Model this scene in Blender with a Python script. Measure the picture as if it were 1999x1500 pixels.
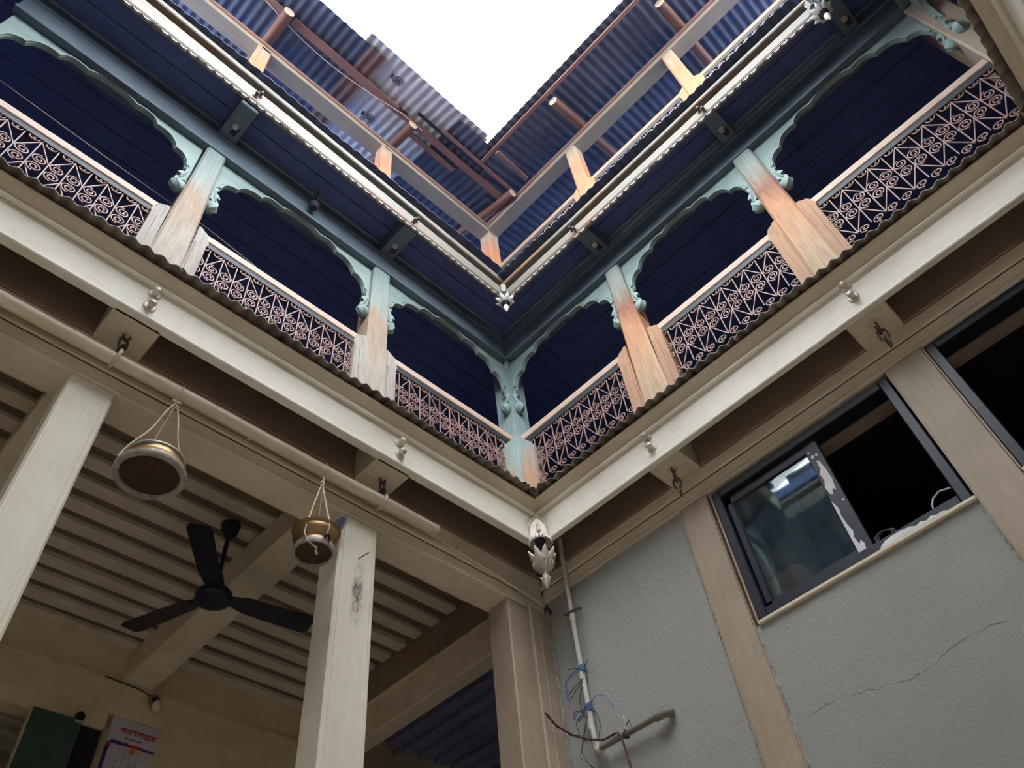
import bpy, bmesh, math, random
from math import sin, cos, pi, radians, sqrt
from mathutils import Vector, Matrix

random.seed(7)
sc = bpy.context.scene
for o in list(bpy.data.objects):
    bpy.data.objects.remove(o)

# ------------------------------------------------------------------ camera
cam_d = bpy.data.cameras.new('camera')
cam = bpy.data.objects.new('camera', cam_d)
sc.collection.objects.link(cam)
RW = [[0.71445844, -0.69404192, -0.08862814],
      [0.50262814, 0.59723108, -0.62504399],
      [0.48673821, 0.40202095, 0.77554179]]
CAM = Vector((-2.48284, -2.01879, 1.25))
m = Matrix(((RW[0][0], -RW[1][0], -RW[2][0], CAM[0]),
            (RW[0][1], -RW[1][1], -RW[2][1], CAM[1]),
            (RW[0][2], -RW[1][2], -RW[2][2], CAM[2]),
            (0, 0, 0, 1)))
cam.matrix_world = m
cam_d.sensor_width = 36.0
cam_d.lens = 1553.63 / 1999.0 * 36.0
cam_d.clip_start = 0.02
cam_d.clip_end = 200
sc.camera = cam

# ------------------------------------------------------------------ sky
wd = bpy.data.worlds.new('sky')
sc.world = wd
wd.use_nodes = True
bg = wd.node_tree.nodes['Background']
bg.inputs['Color'].default_value = (0.9, 0.95, 1.0, 1)
bg.inputs['Strength'].default_value = 9.0
sc.view_settings.view_transform = 'Standard'
sc.view_settings.look = 'None'
sc.view_settings.gamma = 1.0
sc.view_settings.exposure = 0.27
sc.view_settings.use_curve_mapping = False
sc.cycles.max_bounces = 10
sc.cycles.diffuse_bounces = 7
sc.cycles.use_denoising = True

# ------------------------------------------------------------------ materials
def rgb(r, g, b):
    f = lambda c: (c / 255.0 / 12.92) if c / 255.0 <= 0.04045 else ((c / 255.0 + 0.055) / 1.055) ** 2.4
    return (f(r), f(g), f(b), 1)

class NT:
    def __init__(s, name):
        s.m = bpy.data.materials.new(name)
        s.m.use_nodes = True
        s.t = s.m.node_tree
        s.b = s.t.nodes['Principled BSDF']
        s.tc = s.t.nodes.new('ShaderNodeTexCoord')
    def n(s, typ, **kw):
        nd = s.t.nodes.new(typ)
        for k, v in kw.items():
            setattr(nd, k, v)
        return nd
    def l(s, a, b):
        s.t.links.new(a, b)
    def mapping(s, scale, coord='Object'):
        mp = s.n('ShaderNodeMapping')
        mp.inputs['Scale'].default_value = scale
        s.l(s.tc.outputs[coord], mp.inputs['Vector'])
        return mp.outputs['Vector']
    def noise(s, vec, scale, detail=5, rough=0.6, dist=0.0):
        nz = s.n('ShaderNodeTexNoise')
        nz.inputs['Scale'].default_value = scale
        nz.inputs['Detail'].default_value = detail
        nz.inputs['Roughness'].default_value = rough
        nz.inputs['Distortion'].default_value = dist
        s.l(vec, nz.inputs['Vector'])
        return nz.outputs['Fac']
    def ramp(s, fac, stops):
        r = s.n('ShaderNodeValToRGB')
        el = r.color_ramp.elements
        while len(el) < len(stops):
            el.new(0.5)
        for e, (p, c) in zip(el, stops):
            e.position = p
            e.color = c
        s.l(fac, r.inputs['Fac'])
        return r.outputs['Color']
    def mix(s, fac, a, b, typ='MIX'):
        mx = s.n('ShaderNodeMix', data_type='RGBA', blend_type=typ)
        if isinstance(fac, (int, float)):
            mx.inputs[0].default_value = fac
        else:
            s.l(fac, mx.inputs[0])
        for i, v in ((6, a), (7, b)):
            if isinstance(v, tuple):
                mx.inputs[i].default_value = v
            else:
                s.l(v, mx.inputs[i])
        return mx.outputs[2]
    def bump(s, h, strength=0.3, dist=0.01):
        bp = s.n('ShaderNodeBump')
        bp.inputs['Strength'].default_value = strength
        bp.inputs['Distance'].default_value = dist
        s.l(h, bp.inputs['Height'])
        s.l(bp.outputs['Normal'], s.b.inputs['Normal'])
    def out(s, col, rough=0.7, metal=0.0):
        if isinstance(col, tuple):
            s.b.inputs['Base Color'].default_value = col
        else:
            s.l(col, s.b.inputs['Base Color'])
        s.b.inputs['Roughness'].default_value = rough
        s.b.inputs['Metallic'].default_value = metal
        return s.m

BW0, BW1 = (0, 0, 0, 1), (1, 1, 1, 1)

def paint(name, base, dirt, wood=None, wear=0.0, rough=0.6, grain=(2, 22, 22), bump=0.25, dirt_amt=0.6):
    """Old oil paint: mottled base, grime in blotches, bare wood showing in worn streaks."""
    t = NT(name)
    g = t.mapping(grain)
    o = t.mapping((1, 1, 1))
    blot = t.noise(o, 2.6, 6, 0.65)
    col = t.mix(t.ramp(blot, [(0.35, BW0), (0.75, (dirt_amt,) * 3 + (1,))]), base, dirt)
    gn = t.noise(g, 1.6, 8, 0.7)
    col = t.mix(t.ramp(gn, [(0.3, (0.35,) * 3 + (1,)), (0.62, BW0)]), col, dirt)
    if wood:
        wn = t.noise(t.mapping(tuple(x * 0.5 for x in grain)), 1.3, 9, 0.72, 0.6)
        lo = 0.72 - wear * 0.4
        col = t.mix(t.ramp(wn, [(lo, BW0), (lo + 0.07, BW1)]), col, wood)
    t.bump(gn, bump, 0.006)
    return t.out(col, rough)

def column_mat(name, stops, height, streak=None):
    """Carved post: paint above, sun and rain worn bare wood below (its own weathering)."""
    t = NT(name)
    sx = t.n('ShaderNodeSeparateXYZ')
    t.l(t.tc.outputs['Object'], sx.inputs[0])
    wob = t.noise(t.mapping((9, 9, 1.6)), 1.5, 7, 0.7, 0.4)
    ma = t.n('ShaderNodeMath', operation='MULTIPLY_ADD')
    t.l(wob, ma.inputs[0])
    ma.inputs[1].default_value = 0.34 * height
    ma.inputs[2].default_value = -0.17 * height
    ad = t.n('ShaderNodeMath', operation='ADD')
    t.l(sx.outputs['Z'], ad.inputs[0])
    t.l(ma.outputs[0], ad.inputs[1])
    dv = t.n('ShaderNodeMath', operation='DIVIDE')
    t.l(ad.outputs[0], dv.inputs[0])
    dv.inputs[1].default_value = height
    col = t.ramp(dv.outputs[0], stops)
    gr = t.noise(t.mapping((42, 42, 2.2)), 1.5, 8, 0.75)
    col = t.mix(t.ramp(gr, [(0.3, (0.6,) * 3 + (1,)), (0.58, BW0)]), col, rgb(104, 82, 64))
    if streak:
        st = t.noise(t.mapping((26, 26, 0.9)), 1.2, 6, 0.65, 0.3)
        sm = t.ramp(st, [(0.48, BW0), (0.54, BW1)])
        fz_ = t.ramp(dv.outputs[0], [(0.28, BW1), (0.5, BW0)])
        col = t.mix(t.mix(1.0, sm, fz_, 'MULTIPLY'), col, streak)
    sp = t.noise(t.mapping((16, 16, 7)), 1.8, 9, 0.8)
    col = t.mix(t.ramp(sp, [(0.62, BW0), (0.7, (0.55,) * 3 + (1,))]), col, rgb(214, 208, 196))
    t.bump(gr, 0.45, 0.006)
    return t.out(col, 0.75)

def plain(name, col, rough=0.6, metal=0.0, var=0.25, scale=6.0):
    t = NT(name)
    nz = t.noise(t.mapping((1, 1, 1)), scale, 6, 0.65)
    dk = tuple(c * (1 - var) for c in col[:3]) + (1,)
    lt = tuple(min(1, c * (1 + var * 0.5)) for c in col[:3]) + (1,)
    c = t.ramp(nz, [(0.3, dk), (0.7, lt)])
    t.bump(nz, 0.12, 0.004)
    return t.out(c, rough, metal)

M = {}
M['cream'] = paint('cream_paint', rgb(238, 234, 222), rgb(204, 192, 172), rgb(120, 84, 58), 0.05)
M['cream_z'] = paint('cream_paint_upright', rgb(228, 222, 206), rgb(196, 182, 160), rgb(110, 92, 78), 0.05, grain=(22, 22, 2))
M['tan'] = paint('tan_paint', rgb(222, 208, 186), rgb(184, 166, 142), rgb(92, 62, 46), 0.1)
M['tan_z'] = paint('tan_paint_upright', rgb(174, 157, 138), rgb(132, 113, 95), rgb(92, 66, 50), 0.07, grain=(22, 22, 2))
M['brown_fill'] = paint('brown_board', rgb(160, 136, 118), rgb(110, 88, 76), None, 0)
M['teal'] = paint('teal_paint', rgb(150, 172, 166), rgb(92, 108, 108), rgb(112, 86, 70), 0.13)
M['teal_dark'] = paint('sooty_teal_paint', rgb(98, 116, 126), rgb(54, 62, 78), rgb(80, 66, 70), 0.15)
M['fascia'] = paint('weathered_fascia_paint', rgb(130, 122, 110), rgb(86, 90, 84), rgb(134, 90, 62), 0.5, grain=(1.5, 20, 20), dirt_amt=0.8)
M['scallop'] = paint('scallop_paint', rgb(168, 162, 154), rgb(124, 118, 114), None, 0)
M['rail'] = paint('rail_cap_wood', rgb(214, 190, 172), rgb(160, 126, 104), None, 0, grain=(1.5, 30, 30))
M['rail_top'] = paint('dimmed_rail_wood', rgb(158, 128, 104), rgb(118, 90, 72), None, 0, grain=(1.5, 30, 30))  # darker copy of the cap wood, holding down the overbright top floor rails
M['railboard'] = paint('sooty_rail_board', rgb(50, 53, 57), rgb(32, 32, 38), rgb(52, 42, 40), 0.2)
M['haze_blue'] = plain('haze_blue_interior', rgb(98, 126, 190), 0.9, var=0.3, scale=3)  # blue of the sky's haze and glare put into the interior colour
M['haze_blue_wood'] = paint('haze_blue_plank', rgb(90, 110, 164), rgb(70, 82, 130), rgb(76, 66, 98), 0.12)  # plank colour carries the same blue haze tint
M['iron'] = plain('painted_iron', rgb(164, 132, 126), 0.55, 0.0, 0.25, 20)
M['iron_dark'] = plain('rusty_iron', rgb(92, 78, 68), 0.55, 0.3, 0.4, 30)
M['navy'] = plain('navy_enamel', rgb(20, 27, 40), 0.45, 0, 0.3, 12)
M['peel'] = plain('peeled_primer', rgb(216, 214, 214), 0.7, 0, 0.1, 12)
M['fan'] = plain('dark_blue_enamel', rgb(22, 26, 40), 0.35, 0, 0.2, 8)
M['string'] = plain('cotton_string', rgb(206, 192, 176), 0.9, 0, 0.2, 60)
M['cornice'] = paint('tan_cornice', rgb(216, 200, 176), rgb(182, 162, 138), rgb(140, 104, 78), 0.08)  # tan, browner than the white beam face
M['silver'] = plain('silver_paint', rgb(206, 194, 180), 0.45, 0.15, 0.35, 25)
M['white_lotus'] = plain('whitewashed_carving', rgb(226, 222, 216), 0.6, 0, 0.25, 25)
M['pvc'] = plain('grey_pvc', rgb(200, 196, 186), 0.5, 0, 0.2, 12)
M['pipe_dark'] = plain('grimy_pipe', rgb(118, 110, 100), 0.6, 0, 0.35, 14)
M['blue_wire'] = plain('blue_wire', rgb(36, 108, 170), 0.5, 0, 0.1, 10)
M['black_wire'] = plain('dark_wire', rgb(48, 48, 56), 0.5, 0, 0.1, 10)
M['red_rope'] = plain('red_black_twine', rgb(104, 44, 40), 0.9, 0, 0.5, 90)
M['green'] = plain('dark_green_door', rgb(52, 80, 68), 0.6, 0, 0.25, 5)
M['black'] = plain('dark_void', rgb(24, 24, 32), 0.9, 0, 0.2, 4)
M['red_wood'] = paint('red_brown_timber', rgb(160, 120, 104), rgb(108, 78, 74), None, 0, grain=(2, 26, 26))
M['red_wood_y'] = paint('red_brown_pole', rgb(138, 94, 78), rgb(78, 52, 48), None, 0, grain=(26, 2, 26))
M['grey_wood'] = paint('grey_green_timber', rgb(158, 146, 126), rgb(116, 110, 98), rgb(140, 104, 80), 0.25, grain=(1.5, 24, 24))
M['endgrain'] = plain('cut_wood_end', rgb(206, 180, 156), 0.8, 0, 0.25, 40)
M['tin_dark'] = plain('rusty_tin', rgb(84, 90, 106), 0.6, 0.0, 0.45, 3)
M['tin_rust'] = plain('rust_brown_tin', rgb(122, 92, 80), 0.65, 0.0, 0.4, 5)
M['tin_edge'] = plain('dull_tin', rgb(138, 126, 114), 0.6, 0.0, 0.4, 8)
M['galv'] = plain('galvanised_tin', rgb(204, 202, 194), 0.45, 0.1, 0.2, 5)
M['ink'] = plain('stamp_ink', rgb(60, 58, 72), 0.8)
M['brass'] = plain('brass', rgb(158, 126, 88), 0.38, 0.75, 0.35, 9)
M['brass_base'] = plain('tarnished_base', rgb(72, 50, 38), 0.6, 0.3, 0.4, 9)
M['tinrim'] = plain('worn_tin_rim', rgb(168, 158, 148), 0.5, 0.2, 0.5, 40)
M['steel'] = plain('steel', rgb(220, 222, 224), 0.2, 0.9, 0.05, 5)
M['paper'] = plain('calendar_paper', rgb(190, 184, 190), 0.8, 0, 0.06, 5)
M['print_red'] = plain('red_print', rgb(176, 40, 60), 0.8)
M['print_blue'] = plain('blue_print', rgb(44, 50, 128), 0.8)
M['print_black'] = plain('black_print', rgb(60, 54, 66), 0.8)
M['print_orange'] = plain('orange_print', rgb(204, 112, 48), 0.8)
M['card'] = plain('brown_card', rgb(150, 128, 100), 0.85)
M['maroon'] = plain('maroon_lettering', rgb(84, 46, 36), 0.8)
M['floor'] = plain('courtyard_stone', rgb(226, 216, 200), 0.8, 0, 0.2, 2)
M['wallcream'] = plain('yellowed_limewash', rgb(214, 194, 160), 0.85, 0, 0.15, 2.5)
M['bounce_white'] = plain('bounce_white_paint', rgb(236, 232, 224), 0.9, 0, 0.05, 3)  # bright white for unseen walls, chosen to bounce light
M['wallgrey'] = None
M['joist'] = paint('cream_joist', rgb(212, 200, 182), rgb(172, 154, 134), None, 0)
M['joist_blue'] = paint('blue_grey_joist', rgb(142, 146, 176), rgb(100, 104, 130), None, 0)  # blue-grey, darker than the cream joists
M['ceilboard'] = plain('brown_ceiling_board', rgb(118, 96, 84), 0.9, 0, 0.3, 4)
M['chair'] = paint('tan_board', rgb(206, 170, 130), rgb(160, 128, 98), None, 0, grain=(20, 20, 2))
M['curtain'] = plain('dusty_teal_cloth', rgb(96, 136, 142), 0.9, 0, 0.3, 3)
M['clear'] = plain('clear_bulb_glass', rgb(210, 200, 180), 0.2, 0, 0.05)
M['dark_and_shade'] = plain('black_and_shade', rgb(46, 44, 56), 0.9, 0, 0.3, 12)  # black parts, and the shade painted into the eaves recess

def plaster():
    t = NT('rough_grey_plaster')
    o = t.mapping((1, 1, 1))
    big = t.noise(o, 1.2, 4, 0.5)
    col = t.ramp(big, [(0.3, rgb(172, 173, 166)), (0.7, rgb(190, 188, 180))])
    grit = t.noise(o, 55, 8, 0.75)
    fine = t.noise(o, 16, 10, 0.85)
    ad = t.n('ShaderNodeMath', operation='ADD')
    t.l(grit, ad.inputs[0])
    t.l(fine, ad.inputs[1])
    spk = t.ramp(fine, [(0.33, BW1), (0.40, BW0)])
    col = t.mix(spk, col, rgb(132, 128, 120))
    t.bump(ad.outputs[0], 0.85, 0.018)
    return t.out(col, 0.9)
M['wallgrey'] = plaster()

def mortar():
    t = NT('crumbling_mortar')
    o = t.mapping((1, 1, 1))
    n1 = t.noise(o, 40, 8, 0.8)
    col = t.ramp(n1, [(0.35, rgb(110, 100, 88)), (0.6, rgb(206, 202, 190))])
    t.bump(n1, 0.9, 0.02)
    return t.out(col, 0.95)
M['mortar'] = mortar()

def glass():
    t = NT('dusty_window_glass')
    nt = t.t
    tr = t.n('ShaderNodeBsdfTransparent')
    tr.inputs['Color'].default_value = (0.8, 0.88, 0.9, 1)
    gl = t.n('ShaderNodeBsdfGlossy')
    gl.inputs['Roughness'].default_value = 0.02
    gl.inputs['Color'].default_value = (0.85, 0.9, 0.92, 1)
    df = t.n('ShaderNodeBsdfDiffuse')
    df.inputs['Color'].default_value = (0.35, 0.42, 0.44, 1)
    fr = t.n('ShaderNodeFresnel')
    fr.inputs['IOR'].default_value = 1.5
    m1 = t.n('ShaderNodeMixShader')
    du = t.noise(t.mapping((5, 5, 2.2)), 2.2, 8, 0.75)
    dr = t.ramp(du, [(0.45, (0.04,) * 3 + (1,)), (0.85, (0.35,) * 3 + (1,))])
    t.l(dr, m1.inputs[0])
    t.l(tr.outputs[0], m1.inputs[1])
    t.l(df.outputs[0], m1.inputs[2])
    m2 = t.n('ShaderNodeMixShader')
    t.l(fr.outputs[0], m2.inputs[0])
    t.l(m1.outputs[0], m2.inputs[1])
    t.l(gl.outputs[0], m2.inputs[2])
    out = [n for n in nt.nodes if n.type == 'OUTPUT_MATERIAL'][0]
    nt.links.new(m2.outputs[0], out.inputs['Surface'])
    return t.m
M['glass'] = glass()

# upper posts: colour runs up the post (0 foot .. 1 head)
COLUMN_R = [(0.0, rgb(182, 164, 142)), (0.30, rgb(198, 166, 133)), (0.58, rgb(204, 146, 106)),
            (0.70, rgb(150, 92, 72)), (0.78, rgb(150, 138, 122)), (0.88, rgb(150, 164, 158))]
COLUMN_L = [(0.0, rgb(188, 179, 166)), (0.40, rgb(184, 172, 157)), (0.62, rgb(174, 148, 126)),
            (0.75, rgb(156, 166, 160)), (0.9, rgb(132, 152, 150))]
COLUMN_C = [(0.0, rgb(190, 182, 170)), (0.2, rgb(180, 182, 172)), (0.34, rgb(160, 182, 178)),
            (0.7, rgb(142, 166, 166)), (0.95, rgb(120, 140, 142))]
M['col_r'] = column_mat('worn_post_right', COLUMN_R, 1.85)
M['col_l'] = column_mat('worn_post_left', COLUMN_L, 1.85)
M['col_c'] = column_mat('worn_post_corner', COLUMN_C, 1.85, rgb(186, 142, 114))
M['wing_r'] = column_mat('worn_side_board', [(0, rgb(176, 140, 112)), (1, rgb(192, 146, 112))], 1.0)
M['wing_l'] = column_mat('pale_side_board', [(0, rgb(184, 174, 162)), (1, rgb(176, 170, 162))], 1.0)
M['post2'] = column_mat('bare_upper_post', [(0, rgb(162, 134, 96)), (0.55, rgb(166, 118, 80)), (0.72, rgb(186, 116, 82)), (0.9, rgb(166, 148, 126))], 1.75)

# ------------------------------------------------------------------ mesh builder
class MB:
    def __init__(s):
        s.v = []
        s.f = []
        s.sm = False
    def add(s, vs, fs):
        o = len(s.v)
        s.v += [tuple(p) for p in vs]
        s.f += [tuple(i + o for i in f) for f in fs]
        return s
    def box(s, x0, x1, y0, y1, z0, z1, c=0.0):
        x0, x1 = min(x0, x1), max(x0, x1)
        y0, y1 = min(y0, y1), max(y0, y1)
        z0, z1 = min(z0, z1), max(z0, z1)
        if c <= 0:
            return s.add([(x0, y0, z0), (x1, y0, z0), (x1, y1, z0), (x0, y1, z0), (x0, y0, z1), (x1, y0, z1), (x1, y1, z1), (x0, y1, z1)],
                         [(0, 3, 2, 1), (4, 5, 6, 7), (0, 1, 5, 4), (1, 2, 6, 5), (2, 3, 7, 6), (3, 0, 4, 7)])
        bm = bmesh.new()
        vs = [bm.verts.new(p) for p in [(x0, y0, z0), (x1, y0, z0), (x1, y1, z0), (x0, y1, z0), (x0, y0, z1), (x1, y0, z1), (x1, y1, z1), (x0, y1, z1)]]
        for f in [(0, 3, 2, 1), (4, 5, 6, 7), (0, 1, 5, 4), (1, 2, 6, 5), (2, 3, 7, 6), (3, 0, 4, 7)]:
            bm.faces.new([vs[i] for i in f])
        bmesh.ops.bevel(bm, geom=list(bm.edges), offset=c, segments=1, affect='EDGES', profile=0.5)
        bm.verts.index_update()
        s.add([v.co[:] for v in bm.verts], [[v.index for v in f.verts] for f in bm.faces])
        bm.free()
        return s
    def loft(s, profs, close=True, caps=True):
        n = len(profs[0])
        vs = [p for pr in profs for p in pr]
        fs = []
        for k in range(len(profs) - 1):
            for i in range(n if close else n - 1):
                j = (i + 1) % n
                fs.append((k * n + i, k * n + j, (k + 1) * n + j, (k + 1) * n + i))
        if caps and close:
            fs.append(tuple(reversed(range(n))))
            fs.append(tuple(range((len(profs) - 1) * n, len(profs) * n)))
        return s.add(vs, fs)
    def bar(s, xa, xb, prof_a, prof_b=None):
        """member along X from xa to xb, profile of (y, z) points at each end"""
        prof_b = prof_b or prof_a
        return s.loft([[(xa, y, z) for y, z in prof_a], [(xb, y, z) for y, z in prof_b]])
    def tube(s, pts, r, n=6, rs=None, flat=None, closed=False):
        pts = [Vector(p) for p in pts]
        rings = []
        up = Vector((0, 0, 1))
        prev = None
        for i, p in enumerate(pts):
            if closed:
                t = pts[(i + 1) % len(pts)] - pts[i - 1]
            else:
                t = pts[min(i + 1, len(pts) - 1)] - pts[max(i - 1, 0)]
            if t.length < 1e-9:
                t = Vector((0, 0, 1))
            t.normalize()
            if prev is None:
                a = up if abs(t.z) < 0.9 else Vector((1, 0, 0))
                u = t.cross(a).normalized()
            else:
                u = (prev - t * prev.dot(t))
                u = u.normalized() if u.length > 1e-6 else t.orthogonal().normalized()
            prev = u
            w = t.cross(u)
            rr = rs[i] if rs else r
            rings.append([p + (u * cos(2 * pi * k / n) + w * sin(2 * pi * k / n)) * rr for k in range(n)])
        if closed:
            rings.append(rings[0])
            return s.loft(rings, True, False)
        return s.loft(rings)
    def strip(s, pts, w, d):
        """flat bar following pts in the XZ plane: w in plane, d across (y)"""
        out = []
        for i, p in enumerate(pts):
            a = pts[max(i - 1, 0)]
            b = pts[min(i + 1, len(pts) - 1)]
            tx, tz = b[0] - a[0], b[2] - a[2]
            L = sqrt(tx * tx + tz * tz) or 1
            nx, nz = -tz / L * w / 2, tx / L * w / 2
            x, y, z = p
            out.append([(x + nx, y - d / 2, z + nz), (x - nx, y - d / 2, z - nz), (x - nx, y + d / 2, z - nz), (x + nx, y + d / 2, z + nz)])
        return s.loft(out)
    def lathe(s, prof, n=24, cx=0, cy=0):
        """prof: (r, z) from bottom to top, capped where r is 0"""
        rings = [[(cx + max(r, 1e-4) * cos(2 * pi * k / n), cy + max(r, 1e-4) * sin(2 * pi * k / n), z) for k in range(n)] for r, z in prof]
        s.loft(rings)
        return s
    def poly(s, pts, y0, y1):
        """outline of (x, z) points extruded from y0 to y1 (convex or not, triangulated)"""
        bm = bmesh.new()
        vs = [bm.verts.new((x, y0, z)) for x, z in pts]
        f = bm.faces.new(vs)
        r = bmesh.ops.extrude_face_region(bm, geom=[f])
        for v in r['geom']:
            if isinstance(v, bmesh.types.BMVert):
                v.co.y = y1
        bmesh.ops.triangulate(bm, faces=[f for f in bm.faces if len(f.verts) > 4], ngon_method='EAR_CLIP')
        bm.verts.index_update()
        s.add([v.co[:] for v in bm.verts], [[v.index for v in f.verts] for f in bm.faces])
        bm.free()
        return s
    def xf(s, mat):
        s.v = [tuple(mat @ Vector(p)) for p in s.v]
        return s
    def data(s, name, smooth=False):
        me = bpy.data.meshes.new(name)
        me.from_pydata(s.v, [], s.f)
        bm = bmesh.new()
        bm.from_mesh(me)
        bmesh.ops.recalc_face_normals(bm, faces=bm.faces)
        if smooth:
            for f in bm.faces:
                f.smooth = True
            for e in bm.edges:
                if len(e.link_faces) == 2 and e.calc_face_angle(0) > 0.7:
                    e.smooth = False
        bm.to_mesh(me)
        bm.free()
        return me

def link(name, me, mat=None, parent=None, loc=(0, 0, 0), rot=(0, 0, 0)):
    o = bpy.data.objects.new(name, me)
    if mat is not None and me is not None and not me.materials:
        me.materials.append(mat)
    sc.collection.objects.link(o)
    o.location = loc
    o.rotation_euler = rot
    if parent:
        o.parent = parent
    return o

def tag(o, label=None, cat=None, group=None, kind=None):
    if label:
        o['label'] = label
    if cat:
        o['category'] = cat
    if group:
        o['group'] = group
    if kind:
        o['kind'] = kind
    return o

class Wing:
    """facade frame: u along the facade from the inner corner, d inward from the face, z up."""
    def __init__(s, o, a, n, rot, sx):
        s.o, s.a, s.n, s.rot, s.sx = Vector(o), Vector(a), Vector(n), rot, sx
    def p(s, u, d, z):
        q = s.o + s.a * u + s.n * d
        return (q.x, q.y, z)
YN = -2.87
YN2 = -2.745
WL = Wing((0, 0), (-1, 0), (0, 1), 0.0, -1)
WR = Wing((0, 0), (0, -1), (1, 0), -pi / 2, 1)
WN = Wing((0, YN), (-1, 0), (0, -1), pi, 1)
WN2 = Wing((0, YN2), (-1, 0), (0, -1), pi, 1)
XW = 3.32
WW = Wing((-XW, YN), (0, 1), (-1, 0), pi / 2, 1)   # far side of the courtyard, mirrored in the window pane

def thing(name, w, u, d, z, label, cat, group=None):
    o = link(name, None, loc=w.p(u, d, z), rot=(0, 0, w.rot))
    return tag(o, label, cat, group)

def member(name, mb, mat, w, u, d, z, label=None, cat=None, group=None, kind=None, smooth=False):
    """mesh thing built in the wing's local axes"""
    o = link(name, mb.data(name, smooth), mat, None, w.p(u, d, z), (0, 0, w.rot))
    return tag(o, label, cat, group, kind)

def part(name, mb, mat, parent, loc=(0, 0, 0), rot=(0, 0, 0), smooth=False, label=None):
    o = link(name, mb.data(name, smooth) if isinstance(mb, MB) else mb, mat, parent, loc, rot)
    if label:
        o['label'] = label
    return o

def copy_tree(o, parent=None, loc=None):
    c = o.copy()
    sc.collection.objects.link(c)
    if parent:
        c.parent = parent
    if loc is not None:
        c.location = loc
    for ch in list(o.children):
        copy_tree(ch, c)
    return c

def xr(w, u0, u1, uc):
    a, b = w.sx * (u0 - uc), w.sx * (u1 - uc)
    return min(a, b), max(a, b)

H1 = 3.856                      # underside of the white beam
LU, RU, NU = 3.32, 2.87, 2.2    # lengths of wings drawn

# ------------------------------------------------------------------ setting: ground, slabs, walls
def slab(name, x0, x1, y0, y1, z0, z1, mat, label=None):
    o = link(name, MB().box(x0, x1, y0, y1, z0, z1).data(name), mat)
    return tag(o, label, kind='structure')

slab('floor', -6.9, 2.6, -5.4, 4.6, -0.12, 0.0, M['floor'], 'pale stone courtyard and gallery floor')
slab('floor_first_left', -5.75, 2.6, 0.04, 2.5, 4.09, 4.2, M['ceilboard'], 'boarded first floor deck of the left wing')
slab('floor_first_right', 0.04, 2.6, -5.3, 0.04, 4.09, 4.2, M['ceilboard'], 'boarded first floor deck of the right wing')
slab('floor_first_near', -5.75, 0.04, -5.3, YN - 0.04, 4.09, 4.2, M['ceilboard'], 'boarded first floor deck of the near wing')

# upper ceilings: planks laid along each wing
def plank_ceiling(name, w, u0, u1, z, label):
    c = link(name, None, loc=w.p(0, 0, z), rot=(0, 0, w.rot))
    tag(c, label, kind='structure')
    x0, x1 = (w.sx * u0, w.sx * u1)
    d = 0.035
    me = None
    k = 0
    while d < 2.45:
        wd_ = 0.148
        if me is None:
            me = MB().box(min(x0, x1), max(x0, x1), 0, wd_, 0, 0.03, 0.004).data('plank')
        o = link('plank', me, M['haze_blue_wood'], c, (0, d, random.uniform(0, 0.006)))
        d += wd_ + 0.004
        k += 1
    part('deck', MB().box(min(x0, x1), max(x0, x1), 0.06, 2.5, 0.036, 0.044), M['haze_blue_wood'], c)
plank_ceiling('ceiling_left', WL, -2.6, 5.75, 6.36, 'dark planked ceiling over the left upper gallery')
plank_ceiling('ceiling_right', WR, -0.035, 5.3, 6.36, 'dark planked ceiling over the right upper gallery')
plank_ceiling('ceiling_near', WN2, 0.0, 5.75, 6.36, 'dark planked ceiling over the near upper gallery')

# gallery back walls and the outer shell
slab('wall_left', -5.75, 2.6, 2.4, 2.5, 4.2, 8.75, M['haze_blue'], 'back wall of the left upper galleries, coloured with blue haze')
slab('wall_right_upper', 2.4, 2.5, -5.3, 2.4, 0.0, 8.75, M['haze_blue'], 'back wall of the right wing, coloured with blue haze')
slab('wall_near', -6.9, 2.6, -5.4, -5.3, 0.0, 6.7, M['wallcream'], 'unseen rear wall of the near wing, kept low for sky light')  # unseen; height held down so more sky light reaches the left wing
slab('wall_far', -XW - 0.15, -XW - 0.05, -5.3, 2.5, 0.0, 4.0, M['bounce_white'], 'unseen ground floor wall at the far end, whitened to bounce light')  # unseen; its white is meant to bounce light back
slab('wall_far_upper', -XW - 0.9, -XW - 0.8, -5.3, 2.5, 4.0, 6.6, M['haze_blue'], 'dark upper wall of the far gallery')
slab('floor_first_far', -XW - 0.9, -XW - 0.04, -5.3, 2.5, 4.0, 4.1, M['ceilboard'], 'first floor deck of the far gallery')
slab('ceiling_far', -XW - 0.9, -XW, -5.3, 2.5, 6.4, 6.5, M['haze_blue_wood'], 'dark ceiling of the far gallery')
slab('wall_near_bounce', -5.75, 0.0, YN - 0.3, YN - 0.2, 0.0, 4.09, M['bounce_white'], 'unseen white wall added in the near wing to bounce light')  # unseen wall added at the facade for bounce light

# ------------------------------------------------------------------ roofs
SL = 0.31
def roof_z(d, off=0.0):
    return 8.33 + off + SL * (d - 0.3)

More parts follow.
